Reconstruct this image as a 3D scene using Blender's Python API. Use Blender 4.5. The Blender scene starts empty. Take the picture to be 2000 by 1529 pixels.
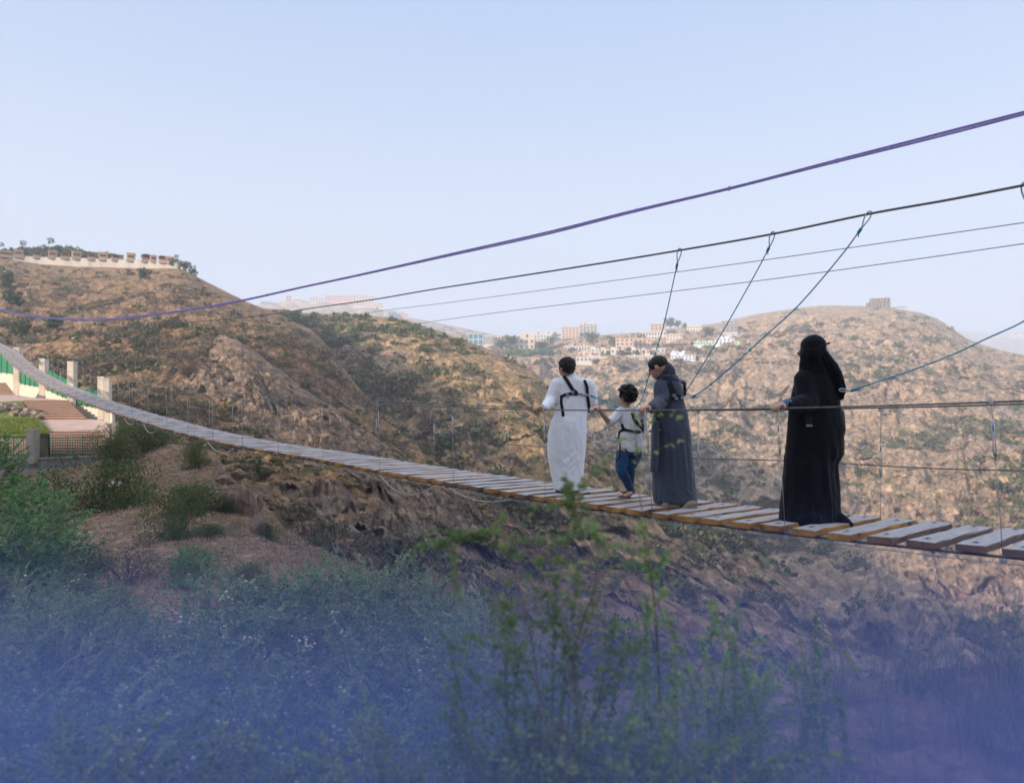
HAZE, SKY_DUST, SKY_STR, SUN_STR, EXPO, SKY_PALE = 5.6e-4, 2.0, .12, 5.0, 1.55, .88
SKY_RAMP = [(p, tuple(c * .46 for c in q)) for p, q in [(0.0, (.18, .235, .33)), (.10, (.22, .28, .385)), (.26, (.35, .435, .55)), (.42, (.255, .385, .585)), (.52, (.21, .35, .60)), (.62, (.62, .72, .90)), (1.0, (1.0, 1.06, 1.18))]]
BLUE_WASH = .42
import bpy, math, random
import numpy as np
from mathutils import Vector, Matrix
from mathutils.bvhtree import BVHTree

R = math.radians
rs = np.random.RandomState(7)
random.seed(7)
SC = bpy.context.scene
COL = SC.collection
F, CX, HY = 1400.0, 1000.0, 825.0      # focal length (px of the 2000 px frame), centre column, horizon row


def P(px, py, Y):
    return np.array([(px - CX) * Y / F, Y, (HY - py) * Y / F])


# ------------------------------------------------------------------ noise
def _hash(ix, iy, iz):
    h = (ix.astype(np.int64) * 374761393 + iy.astype(np.int64) * 668265263 + iz.astype(np.int64) * 2147483647) & 0xFFFFFFFF
    h = ((h ^ (h >> 13)) * 1274126177) & 0xFFFFFFFF
    h = (h ^ (h >> 16)) & 0xFFFFFFFF
    return h


_G = rs.normal(size=(256, 3))
_G /= np.linalg.norm(_G, axis=1)[:, None]


def perlin(x, y, z):
    x, y, z = np.broadcast_arrays(np.asarray(x, float), np.asarray(y, float), np.asarray(z, float))
    i, j, k = np.floor(x), np.floor(y), np.floor(z)
    fx, fy, fz = x - i, y - j, z - k
    u, v, w = [t * t * t * (t * (t * 6 - 15) + 10) for t in (fx, fy, fz)]
    out = 0
    for a in (0, 1):
        for b in (0, 1):
            for c in (0, 1):
                g = _G[_hash(i + a, j + b, k + c) & 255]
                d = g[..., 0] * (fx - a) + g[..., 1] * (fy - b) + g[..., 2] * (fz - c)
                out = out + d * (u if a else 1 - u) * (v if b else 1 - v) * (w if c else 1 - w)
    return out * 1.5


def fbm(x, y, z, o=4, ridged=False):
    s, a, f, t = 0, 1.0, 1.0, 0
    for q in range(o):
        n = perlin(np.asarray(x) * f + q * 17.3, np.asarray(y) * f + q * 5.1, np.asarray(z) * f - q * 9.7)
        if ridged:
            n = 1 - 2 * np.abs(n)
        s = s + a * n
        t += a
        a *= .5
        f *= 2.03
    return s / t


# ------------------------------------------------------------------ mesh helpers
def tag(o, label=None, cat=None, group=None, kind=None):
    for k, v in (('label', label), ('category', cat), ('group', group), ('kind', kind)):
        if v:
            o[k] = v
    return o


def empty(name, loc=(0, 0, 0), rz=0.0):
    o = bpy.data.objects.new(name, None)
    o.empty_display_size = .1
    COL.objects.link(o)
    o.location = loc
    o.rotation_euler = (0, 0, rz)
    return o


def link(name, me, mat=None, parent=None, smooth=False):
    o = bpy.data.objects.new(name, me)
    COL.objects.link(o)
    if mat is not None:
        for m in (mat if isinstance(mat, (list, tuple)) else [mat]):
            me.materials.append(m)
    if parent is not None:
        o.parent = parent
    if smooth:
        me.polygons.foreach_set('use_smooth', np.ones(len(me.polygons), bool))
    return o


def npmesh(name, V, Q, tint=None):
    """V (n,3), Q (m,k) faces all of one size"""
    V = np.ascontiguousarray(V, np.float32)
    Q = np.ascontiguousarray(Q, np.int32)
    me = bpy.data.meshes.new(name)
    me.vertices.add(len(V))
    me.vertices.foreach_set('co', V.ravel())
    m, k = Q.shape
    me.loops.add(m * k)
    me.loops.foreach_set('vertex_index', Q.ravel())
    me.polygons.add(m)
    me.polygons.foreach_set('loop_start', np.arange(0, m * k, k, dtype=np.int32))
    if tint is not None:
        a = me.attributes.new('tint', 'FLOAT', 'POINT')
        a.data.foreach_set('value', np.ascontiguousarray(tint, np.float32))
    me.update(calc_edges=True)
    return me


class MB:
    """collects polygons for one mesh"""
    def __init__(self):
        self.v, self.f = [], []

    def add(self, V, Fc):
        n = len(self.v)
        self.v += [tuple(map(float, p)) for p in V]
        self.f += [tuple(int(i) + n for i in f) for f in Fc]
        return self

    def box(self, c, s, M=None):
        V = np.array([(x, y, z) for x in (-.5, .5) for y in (-.5, .5) for z in (-.5, .5)]) * np.array(s)
        if M is not None:
            V = V @ np.array(M).T
        V = V + np.array(c)
        return self.add(V, [(0, 1, 3, 2), (4, 6, 7, 5), (0, 4, 5, 1), (2, 3, 7, 6), (0, 2, 6, 4), (1, 5, 7, 3)])

    def tube(self, pts, r, n=6, cap=True):
        V, Q = tube(pts, r, n)
        k = len(V)
        Fc = [tuple(q) for q in Q]
        if cap:
            Fc += [tuple(range(n))[::-1], tuple(range(k - n, k))]
        return self.add(V, Fc)

    def build(self, name, mat=None, parent=None, smooth=False, origin=None):
        V = np.array(self.v)
        if origin is not None:
            V = V - np.array(origin)
        me = bpy.data.meshes.new(name)
        me.from_pydata(V.tolist(), [], self.f)
        me.update()
        return link(name, me, mat, parent, smooth)


def tube(pts, r, n=6):
    pts = np.asarray(pts, float)
    m = len(pts)
    r = np.broadcast_to(np.asarray(r, float), (m,))
    t = np.gradient(pts, axis=0)
    t /= np.linalg.norm(t, axis=1)[:, None] + 1e-12
    up = np.array([0, 0, 1.0]) if abs(t[0, 2]) < .9 else np.array([1.0, 0, 0])
    V = []
    for i in range(m):
        a = np.cross(t[i], up)
        a /= np.linalg.norm(a) + 1e-12
        b = np.cross(a, t[i])
        up = b
        ang = np.arange(n) * 2 * math.pi / n
        V.append(pts[i] + r[i] * (np.cos(ang)[:, None] * a + np.sin(ang)[:, None] * b))
    V = np.concatenate(V)
    Q = []
    for i in range(m - 1):
        for k in range(n):
            Q.append((i * n + k, i * n + (k + 1) % n, (i + 1) * n + (k + 1) % n, (i + 1) * n + k))
    return V, np.array(Q)


def smoothline(pts, n=24):
    """Catmull-Rom through pts"""
    p = np.asarray(pts, float)
    p = np.vstack([2 * p[0] - p[1], p, 2 * p[-1] - p[-2]])
    out = []
    for i in range(1, len(p) - 2):
        for t in np.linspace(0, 1, n, endpoint=False):
            out.append(.5 * (2 * p[i] + (p[i + 1] - p[i - 1]) * t + (2 * p[i - 1] - 5 * p[i] + 4 * p[i + 1] - p[i + 2]) * t * t
                             + (3 * p[i] - p[i - 1] - 3 * p[i + 1] + p[i + 2]) * t ** 3))
    out.append(p[-2])
    return np.array(out)


def copy_tree(o, parent=None):
    c = o.copy()
    COL.objects.link(c)
    if parent is not None:
        c.parent = parent
    for ch in list(o.children):
        copy_tree(ch, c)
    return c


# ------------------------------------------------------------------ materials
def new_mat(name):
    m = bpy.data.materials.new(name)
    m.use_nodes = True
    nt = m.node_tree
    b = nt.nodes['Principled BSDF']
    return m, nt, b


def N(nt, typ, **kw):
    n = nt.nodes.new(typ)
    for k, v in kw.items():
        if k.startswith('i_'):
            n.inputs[int(k[2:]) if k[2:].isdigit() else k[2:].replace('_', ' ')].default_value = v
        else:
            setattr(n, k, v)
    return n


def ramp(nt, stops, interp='LINEAR'):
    n = nt.nodes.new('ShaderNodeValToRGB')
    cr = n.color_ramp
    cr.interpolation = interp
    while len(cr.elements) > len(stops):
        cr.elements.remove(cr.elements[-1])
    while len(cr.elements) < len(stops):
        cr.elements.new(1)
    for e, (p, c) in zip(cr.elements, stops):
        e.position = p
        e.color = (*c, 1) if len(c) == 3 else c
    return n


def coords(nt, scale=(1, 1, 1), rot=(0, 0, 0), out='Object'):
    tc = nt.nodes.new('ShaderNodeTexCoord')
    mp = nt.nodes.new('ShaderNodeMapping')
    mp.inputs['Scale'].default_value = scale
    mp.inputs['Rotation'].default_value = rot
    nt.links.new(tc.outputs[out], mp.inputs['Vector'])
    return mp.outputs['Vector']


def noise_tex(nt, vec, scale, detail=6, rough=.6, dist=0.0):
    n = nt.nodes.new('ShaderNodeTexNoise')
    n.inputs['Scale'].default_value = scale
    n.inputs['Detail'].default_value = detail
    n.inputs['Roughness'].default_value = rough
    n.inputs['Distortion'].default_value = dist
    nt.links.new(vec, n.inputs['Vector'])
    return n.outputs['Fac']


def mixc(nt, fac, a, b, mode='MIX'):
    n = nt.nodes.new('ShaderNodeMix')
    n.data_type = 'RGBA'
    n.blend_type = mode
    for sock, v in ((n.inputs[0], fac), (n.inputs[6], a), (n.inputs[7], b)):
        if hasattr(v, 'links') or isinstance(v, bpy.types.NodeSocket):
            nt.links.new(v, sock)
        elif isinstance(v, (int, float)):
            sock.default_value = v
        else:
            sock.default_value = (*v, 1) if len(v) == 3 else v
    return n.outputs[2]


def simple(name, base, var=.25, scale=8.0, rough=.8, bump=.0, bscale=60.0, metal=0.0, stretch=(1, 1, 1), spec=.3, dark=None):
    m, nt, b = new_mat(name)
    v = coords(nt, stretch)
    f = noise_tex(nt, v, scale, 6, .65)
    lo = tuple(c * (1 - var) for c in base) if dark is None else dark
    hi = tuple(min(1, c * (1 + var)) for c in base)
    rp = ramp(nt, [(.3, lo), (.7, hi)])
    nt.links.new(f, rp.inputs[0])
    nt.links.new(rp.outputs[0], b.inputs['Base Color'])
    b.inputs['Roughness'].default_value = rough
    b.inputs['Metallic'].default_value = metal
    b.inputs['Specular IOR Level'].default_value = spec
    if bump:
        f2 = noise_tex(nt, v, bscale, 5, .6)
        bp = N(nt, 'ShaderNodeBump')
        bp.inputs['Strength'].default_value = bump
        bp.inputs['Distance'].default_value = .02
        nt.links.new(f2, bp.inputs['Height'])
        nt.links.new(bp.outputs[0], b.inputs['Normal'])
    return m


def terrain_mat(name, k, soil, ochre, rock, grey, bumpd, veg=(.11, .10, .055), vegamt=.45):
    """k: metres of the main feature; colours of bare soil, ochre earth, pale rock and grey rock"""
    m, nt, b = new_mat(name)
    v = coords(nt)
    big = noise_tex(nt, v, 1 / (k * 6), 5, .55, .3)
    mid = noise_tex(nt, v, 1 / k, 8, .65, .2)
    fine = noise_tex(nt, v, 7 / k, 8, .7)
    st = noise_tex(nt, coords(nt, (1, 1, .22), (0, R(18), 0)), 2.2 / k, 7, .66, .25)
    r1 = ramp(nt, [(.36, soil), (.5, ochre), (.64, soil)])
    nt.links.new(big, r1.inputs[0])
    r2 = ramp(nt, [(.36, grey), (.56, rock), (.7, tuple(min(1, c * 1.12) for c in rock))])
    nt.links.new(st, r2.inputs[0])
    geo = N(nt, 'ShaderNodeNewGeometry')
    sep = N(nt, 'ShaderNodeSeparateXYZ')
    nt.links.new(geo.outputs['Normal'], sep.inputs[0])
    ad = N(nt, 'ShaderNodeMath', operation='MULTIPLY_ADD')
    nt.links.new(mid, ad.inputs[0])
    ad.inputs[1].default_value = 1.1
    nt.links.new(sep.outputs[2], ad.inputs[2])
    rk = ramp(nt, [(.86, (1, 1, 1)), (1.0, (0, 0, 0))])      # steep faces are bare rock
    sc = N(nt, 'ShaderNodeMath', operation='MULTIPLY')
    nt.links.new(ad.outputs[0], sc.inputs[0])
    sc.inputs[1].default_value = .83
    nt.links.new(sc.outputs[0], rk.inputs[0])
    c = mixc(nt, rk.outputs[0], r1.outputs[0], r2.outputs[0])
    fr = ramp(nt, [(.30, (.48, .47, .47)), (.46, (.9, .9, .9)), (.56, (1.05, 1.05, 1.04)), (.72, (1.4, 1.37, 1.32))])
    nt.links.new(fine, fr.inputs[0])
    c = mixc(nt, 1.0, c, fr.outputs[0], 'MULTIPLY')
    lg = noise_tex(nt, v, 1.6 / k, 8, .72, .3)
    lr = ramp(nt, [(.36, (.70, .69, .70)), (.52, (1, 1, 1)), (.68, (1.2, 1.17, 1.12))])
    nt.links.new(lg, lr.inputs[0])
    c = mixc(nt, 1.0, c, lr.outputs[0], 'MULTIPLY')
    for vs, amt in ((4.5 / k, .30), (15 / k, .26)):
        vc = N(nt, 'ShaderNodeTexVoronoi', feature='F1')
        vc.inputs['Scale'].default_value = vs
        vc.inputs['Randomness'].default_value = 1.0
        nt.links.new(coords(nt, (1, 1, .55), (0, R(25), 0)), vc.inputs['Vector'])
        bw = N(nt, 'ShaderNodeSeparateColor')
        nt.links.new(vc.outputs['Color'], bw.inputs[0])
        cr_ = ramp(nt, [(.0, (1 - amt,) * 3), (1.0, (1 + amt,) * 3)])
        nt.links.new(bw.outputs[0], cr_.inputs[0])
        c = mixc(nt, 1.0, c, cr_.outputs[0], 'MULTIPLY')
    # low dry growth between the stones
    vn = noise_tex(nt, v, 2.6 / k, 9, .72, .3)
    vr = ramp(nt, [(.52, (0, 0, 0)), (.62, (1, 1, 1))])
    nt.links.new(vn, vr.inputs[0])
    vm = N(nt, 'ShaderNodeMath', operation='MULTIPLY')
    nt.links.new(vr.outputs[0], vm.inputs[0])
    vm.inputs[1].default_value = vegamt
    c = mixc(nt, vm.outputs[0], c, veg)
    nt.links.new(c, b.inputs['Base Color'])
    b.inputs['Roughness'].default_value = .95
    b.inputs['Specular IOR Level'].default_value = .1
    vo = N(nt, 'ShaderNodeTexVoronoi', feature='DISTANCE_TO_EDGE')
    vo.inputs['Scale'].default_value = 3.5 / k
    nt.links.new(coords(nt, (1, 1, .5), (0, R(20), 0)), vo.inputs['Vector'])
    mn = N(nt, 'ShaderNodeMath', operation='MINIMUM')
    nt.links.new(vo.outputs['Distance'], mn.inputs[0])
    mn.inputs[1].default_value = .15
    hs = N(nt, 'ShaderNodeMath', operation='MULTIPLY_ADD')
    nt.links.new(mn.outputs[0], hs.inputs[0])
    hs.inputs[1].default_value = 1.6
    nt.links.new(fine, hs.inputs[2])
    bp = N(nt, 'ShaderNodeBump')
    bp.inputs['Strength'].default_value = .9
    bp.inputs['Distance'].default_value = bumpd
    nt.links.new(hs.outputs[0], bp.inputs['Height'])
    nt.links.new(bp.outputs[0], b.inputs['Normal'])
    return m


def leaf_mat(name, lo, hi, dry=None, trans=.25):
    """leaf colours vary from plant to plant (tint) and leaf to leaf (island)"""
    m, nt, b = new_mat(name)
    geo = N(nt, 'ShaderNodeNewGeometry')
    at = N(nt, 'ShaderNodeAttribute', attribute_name='tint')
    oi = N(nt, 'ShaderNodeObjectInfo')
    ad = N(nt, 'ShaderNodeMath', operation='MULTIPLY_ADD')
    nt.links.new(geo.outputs['Random Per Island'], ad.inputs[0])
    ad.inputs[1].default_value = .45
    nt.links.new(at.outputs['Fac'], ad.inputs[2])
    stops = [(.0, lo), (.8, hi)] if dry is None else [(.0, lo), (.55, hi), (.95, dry)]
    rp = ramp(nt, stops)
    nt.links.new(ad.outputs[0], rp.inputs[0])
    hsv = N(nt, 'ShaderNodeHueSaturation')
    mr = N(nt, 'ShaderNodeMapRange')
    nt.links.new(oi.outputs['Random'], mr.inputs[0])
    mr.inputs[3].default_value = .8
    mr.inputs[4].default_value = 1.25
    nt.links.new(mr.outputs[0], hsv.inputs['Value'])
    nt.links.new(rp.outputs[0], hsv.inputs['Color'])
    nt.links.new(hsv.outputs[0], b.inputs['Base Color'])
    b.inputs['Roughness'].default_value = .6
    b.inputs['Specular IOR Level'].default_value = .25
    tr = N(nt, 'ShaderNodeBsdfTranslucent')
    nt.links.new(hsv.outputs[0], tr.inputs['Color'])
    mx = N(nt, 'ShaderNodeMixShader')
    mx.inputs[0].default_value = trans
    nt.links.new(b.outputs[0], mx.inputs[1])
    nt.links.new(tr.outputs[0], mx.inputs[2])
    nt.links.new(mx.outputs[0], nt.nodes['Material Output'].inputs['Surface'])
    return m


def cloth(name, base, var=.06, bump=.15, rough=.9, sheen=.2):
    m = simple(name, base, var, 6.0, rough, bump, 90.0, spec=.15)
    m.node_tree.nodes['Principled BSDF'].inputs['Sheen Weight'].default_value = sheen
    return m


M = {}
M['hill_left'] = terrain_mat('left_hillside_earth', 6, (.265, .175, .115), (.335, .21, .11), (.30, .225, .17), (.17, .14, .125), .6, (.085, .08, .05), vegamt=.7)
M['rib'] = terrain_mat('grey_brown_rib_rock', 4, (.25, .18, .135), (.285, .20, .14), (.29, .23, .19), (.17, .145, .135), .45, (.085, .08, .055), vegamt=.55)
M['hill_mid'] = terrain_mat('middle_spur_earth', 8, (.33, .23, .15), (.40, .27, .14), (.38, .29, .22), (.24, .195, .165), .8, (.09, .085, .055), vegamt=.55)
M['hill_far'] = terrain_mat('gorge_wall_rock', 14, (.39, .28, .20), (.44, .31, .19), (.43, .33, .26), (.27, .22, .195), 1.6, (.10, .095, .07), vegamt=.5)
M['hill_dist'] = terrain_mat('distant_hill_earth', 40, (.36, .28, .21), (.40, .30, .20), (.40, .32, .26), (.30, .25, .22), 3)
M['ground'] = terrain_mat('stony_slope_soil', 1.1, (.275, .185, .125), (.32, .21, .125), (.31, .25, .20), (.20, .165, .14), .10, veg=(.21, .165, .105), vegamt=.35)
M['scrub'] = leaf_mat('scrub_leaves', (.040, .058, .026), (.105, .112, .05), (.17, .125, .085), .1)
M['darkbrush'] = leaf_mat('dark_brush_twigs', (.05, .045, .035), (.10, .085, .06), (.15, .12, .085), .05)
M['drybrush'] = leaf_mat('dry_brush_twigs', (.075, .06, .045), (.15, .115, .085), (.21, .165, .12), .05)
M['green'] = leaf_mat('green_tree_leaves', (.025, .055, .018), (.075, .125, .035), None, .2)
M['olive'] = leaf_mat('olive_shrub_leaves', (.035, .055, .025), (.10, .135, .05), (.17, .18, .075), .2)
M['acacia'] = leaf_mat('thorn_shrub_leaves', (.06, .12, .055), (.19, .29, .125), (.36, .38, .20), .35)
M['bright'] = leaf_mat('fresh_green_leaves', (.04, .105, .035), (.11, .24, .075), (.24, .30, .12), .3)
M['small_leaf'] = leaf_mat('rounded_shrub_leaves', (.10, .20, .07), (.26, .37, .14), (.40, .38, .18), .5)
M['grass'] = leaf_mat('grass_blades', (.06, .10, .035), (.17, .19, .08), (.30, .25, .14), .2)
M['lawn'] = leaf_mat('lawn_blades', (.10, .19, .04), (.22, .29, .06), (.36, .32, .11), .25)
M['flower'] = simple('pale_blossom', (.60, .55, .40), .15, 30, .9)
M['bark'] = simple('grey_brown_bark', (.17, .125, .09), .35, 12, .9, .4, 60, stretch=(1, 1, .2))
M['twig'] = simple('pale_twig', (.27, .22, .19), .25, 20, .85)
M['plank_top'] = None
M['cable'] = simple('twisted_steel_cable', (.16, .15, .155), .3, 40, .45, .5, 260, metal=.7)
M['galv'] = simple('galvanised_steel', (.52, .53, .55), .2, 60, .4, .1, 200, metal=.8)
M['wire'] = simple('thin_grey_wire', (.30, .30, .33), .2, 40, .5, metal=.4)
M['purple'] = simple('violet_rope_fibre', (.42, .35, 1.0), .25, 40, .6, .4, 200)
M['purple_light'] = simple('pale_violet_rope_fibre', (.66, .60, 1.0), .2, 40, .55, .4, 200)
M['teal_rope'] = simple('teal_climbing_rope', (.04, .40, .52), .35, 60, .7, .5, 300)
M['white_rope'] = simple('weathered_white_rope', (.55, .53, .49), .2, 50, .85, .3, 200)
M['strap'] = simple('black_webbing', (.012, .012, .018), .3, 60, .7, .3, 300)
M['buckle'] = simple('dull_buckle_metal', (.30, .30, .32), .2, 60, .4, metal=.7)
M['white_cloth'] = cloth('white_cotton', (.86, .86, .89), .03, .06)
M['shirt_cloth'] = cloth('white_shirt_cotton', (.83, .82, .84), .04, .12)
M['grey_cloth'] = cloth('slate_grey_cloth', (.060, .070, .098), .12, .12)
M['grey_scarf'] = cloth('slate_grey_scarf', (.048, .056, .080), .15, .2)
M['black_cloth'] = cloth('black_crepe', (.0035, .004, .008), .2, .12, .85, .08)
M['denim'] = cloth('blue_denim', (.022, .075, .165), .3, .25)
M['skin'] = simple('skin', (.50, .29, .20), .08, 20, .5, .05, 120)
M['skin_child'] = simple('light_skin', (.56, .35, .24), .06, 20, .5, .05, 120)
M['hair'] = simple('black_hair', (.010, .008, .008), .5, 60, .45, .5, 150)
M['leather'] = simple('dark_leather', (.025, .02, .018), .3, 30, .5, .2, 100)
M['tan_shoe'] = simple('tan_suede', (.30, .23, .17), .2, 30, .8, .2, 100)
M['plaster'] = simple('cream_plaster', (.66, .58, .48), .10, 1.2, .9, .15, 40)
M['panel'] = simple('green_painted_sheet', (.012, .19, .085), .2, 2.5, .5, .2, 20)
M['rail_green'] = simple('green_painted_rail', (.02, .17, .09), .3, 8, .5)
M['block'] = None
M['concrete'] = simple('weathered_concrete', (.36, .32, .28), .18, 2.5, .9, .3, 30)
M['brickpave'] = simple('pinkish_paving', (.50, .37, .32), .15, 1.4, .9, .3, 20)
M['step'] = simple('worn_red_brick_steps', (.26, .145, .095), .2, 2.0, .9, .3, 20)
M['stone'] = simple('rough_field_stone', (.33, .26, .20), .3, 3.0, .9, .6, 14)
M['yellow'] = simple('yellow_plastic', (.62, .34, .02), .1, 10, .5)
M['white_plastic'] = simple('white_plastic_film', (.72, .74, .78), .1, 10, .45)


# ------------------------------------------------------------------ terrain sheets
def poly(pts, px, log=False):
    a = np.array(sorted(pts), float)
    py = np.interp(px, a[:, 0], a[:, 1])
    Y = 1 / np.interp(px, a[:, 0], 1 / a[:, 2])
    return py, Y


def boxblur(A, k):
    """blur along axis 1, ends held"""
    if k < 1:
        return A
    pad = np.concatenate([np.repeat(A[:, :1], k, 1), A, np.repeat(A[:, -1:], k, 1)], 1)
    cs = np.cumsum(np.concatenate([np.zeros((A.shape[0], 1)), pad], 1), 1)
    B = (cs[:, 2 * k + 1:] - cs[:, :-2 * k - 1]) / (2 * k + 1)
    w = np.minimum(1, np.minimum(np.arange(A.shape[1]), np.arange(A.shape[1])[::-1]) / k)[None]
    return A * (1 - w) + B * w


class Patch:
    def __init__(self, name, mat, px0, px1, nc, rows, segs, gul=(.012, .10, 1.2, .35), rough=(1.0, 12.0), fine=(.25, 2.0),
                 back=(60, 45), crest_rough=.3, seed=0.0, blur=6, parent=None, plateau=None, ribs=()):
        px = np.linspace(px0, px1, nc)
        self.px, self.nc = px, nc
        pys, Ys = zip(*[poly(r, px) for r in rows])
        T, PY, YY = [], [], []
        for k, n in enumerate(segs):
            tt = np.linspace(0, 1, n, endpoint=(k == len(segs) - 1))
            for t in tt:
                T.append((k + t) / len(segs))
                PY.append(pys[k] * (1 - t) + pys[k + 1] * t)
                YY.append(1 / ((1 - t) / Ys[k] + t / Ys[k + 1]))
        T = np.array(T)
        PY, YY = np.array(PY).T, np.array(YY).T
        PY, YY = boxblur(PY, blur), boxblur(YY, blur)
        nr = len(T)
        self.nr, self.T = nr, T
        A = np.stack([(px[:, None] - CX) * YY / F, YY, (HY - PY) * YY / F], -1)
        fade = np.clip((1 - T) * 8, 0, 1)[None]
        amp, kx, kt, skew = gul
        PXg = px[:, None] * kx / 10 + T[None] * skew * 10
        wob = fbm(px[:, None] / 90, T[None] * 3, seed, 4) * 1.3
        g = fbm(PXg + wob, T[None] * kt * 2, seed + 3.3, 4, ridged=True)
        g2 = fbm(PXg * 2.7 + wob, T[None] * kt * 5, seed + 7.7, 3)
        d = amp * (g + .4 * g2)
        A = A * (1 + d * (fade * .85 + .15))[..., None]
        for a_, sx, sz, sk in ribs:
            X_, Y_, Z_ = A[..., 0] + sk * A[..., 2], A[..., 1], A[..., 2]
            wx = .5 * fbm(X_ / sx * .7, Y_ / sx * .7, Z_ / sz + seed, 3)
            rb = fbm(X_ / sx + wx, Y_ / sx * .45 + wx, Z_ / sz + seed * 1.3, 4, ridged=True)
            A = A * (1 - a_ / np.linalg.norm(A, axis=-1) * rb * (fade * .8 + .2))[..., None]
        q = A.copy()
        a1, s1 = rough
        a2, s2 = fine
        n1 = fbm(q[..., 0] / s1, q[..., 1] / s1, q[..., 2] / s1 + seed, 4)
        n2 = fbm(q[..., 0] / s2, q[..., 1] / s2, q[..., 2] / s2 - seed, 4, ridged=True)
        dz = (a1 * n1 + a2 * n2) * (fade * (1 - crest_rough) + crest_rough)
        A[..., 2] += dz
        n3 = fbm(q[..., 0] / s2 + 40, q[..., 1] / s2, q[..., 2] / s2 * .5, 4)
        A[..., 1] -= a2 * 1.6 * n3 * fade
        self.A = A
        self.PYp = HY - A[..., 2] / A[..., 1] * F
        # the far side of the crest
        D, drop = back
        rad = A[:, -1, :2] / np.linalg.norm(A[:, -1, :2], axis=1)[:, None]
        B = []
        for j in range(1, 13):
            b = (j / 12) ** 1.3
            zz = A[:, -1, 2] - drop * (b ** 1.35)
            if plateau is not None:
                h = plateau(px)
                zz = np.where(h > 0, A[:, -1, 2] + h * min(1, j / 1.5) - .02 * b * D, zz)
            p = np.concatenate([A[:, -1, :2] + rad * D * b, zz[:, None]], 1)
            p[:, 2] += .5 * a1 * b * fbm(p[:, 0] / s1, p[:, 1] / s1, seed, 3)
            B.append(p)
        G = np.concatenate([A, np.array(B).transpose(1, 0, 2)], 1)
        nR = G.shape[1]
        idx = np.arange(nc * nR).reshape(nc, nR)
        Q = np.stack([idx[:-1, :-1], idx[1:, :-1], idx[1:, 1:], idx[:-1, 1:]], -1).reshape(-1, 4)
        me = npmesh(name, G.reshape(-1, 3), Q)
        self.o = link(name, me, mat, None, True)
        self.o['kind'] = 'structure'

    def locate(self, px, py):
        c = int(np.clip(round((px - self.px[0]) / (self.px[-1] - self.px[0]) * (self.nc - 1)), 0, self.nc - 1))
        col = self.PYp[c]
        hit = np.where((col[:-1] >= py) & (col[1:] <= py))[0]
        i = hit[0] if len(hit) else int(np.argmin(np.abs(col - py)))
        return self.A[c, i].copy()

    def pick(self, n, mask=None, t0=.0, t1=1.0, px0=None, px1=None, seed=1):
        r = np.random.RandomState(seed)
        out = []
        m = n * 12
        lo = 0 if px0 is None else np.searchsorted(self.px, px0)
        hi = self.nc - 1 if px1 is None else np.searchsorted(self.px, px1) - 1
        c = r.randint(lo, max(lo + 1, hi), m)
        i = np.clip((r.uniform(t0, t1, m) * (self.nr - 1)).astype(int), 0, self.nr - 1)
        p = self.A[c, i]
        if mask is not None:
            keep = r.rand(m) < mask(self.px[c], self.PYp[c, i], p)
            p = p[keep]
        return p[:n]


def tufts(pos, size, K, q, seed, flat=.8, thin=1.0, full=False):
    """K leaf faces for each plant: positions (n,3), sizes (n,)"""
    r = np.random.RandomState(seed)
    n = len(pos)
    d = r.normal(size=(n, K, 3))
    d /= np.linalg.norm(d, axis=2)[..., None]
    if not full:
        d[..., 2] = np.abs(d[..., 2])
    rad = r.uniform(.25, 1, (n, K, 1)) ** .6
    lump = 1 + .35 * perlin(d[..., 0] * 1.7 + np.arange(n)[:, None] * 3.1, d[..., 1] * 1.7, d[..., 2] * 1.7)[..., None]
    c = pos[:, None] + d * rad * lump * size[:, None, None] * np.array([1, 1, flat])
    a = r.normal(size=(n, K, 3)) + d * .5
    a /= np.linalg.norm(a, axis=2)[..., None]
    b = np.cross(a, r.normal(size=(n, K, 3)))
    b /= np.linalg.norm(b, axis=2)[..., None] + 1e-9
    s = (size[:, None] * q * r.uniform(.6, 1.5, (n, K)))[..., None]
    a, b = a * s, b * s * thin
    V = np.stack([c - a, c - b * .8, c + a, c + b * .8], 2).reshape(-1, 3)
    Q = np.arange(n * K * 4).reshape(-1, 4)
    tint = np.repeat(r.uniform(0, .6, n), K * 4) + r.uniform(-.06, .06, n * K * 4)
    return V, Q, np.clip(tint, 0, 1)


def scrub(name, mat, pos, smin, smax, K=34, q=.26, seed=1, flat=.8, thin=1.0, label=None):
    r = np.random.RandomState(seed + 100)
    size = (smin + (smax - smin) * r.rand(len(pos)) ** 2.2) * np.clip(pos[:, 1] / 130, .28, 1)
    q = q * .85
    V, Q, t = tufts(pos, size, K, q, seed, flat, thin)
    o = link(name, npmesh(name, V, Q, t), mat)
    tag(o, label, 'scrub', None, 'stuff')
    return o


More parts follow.
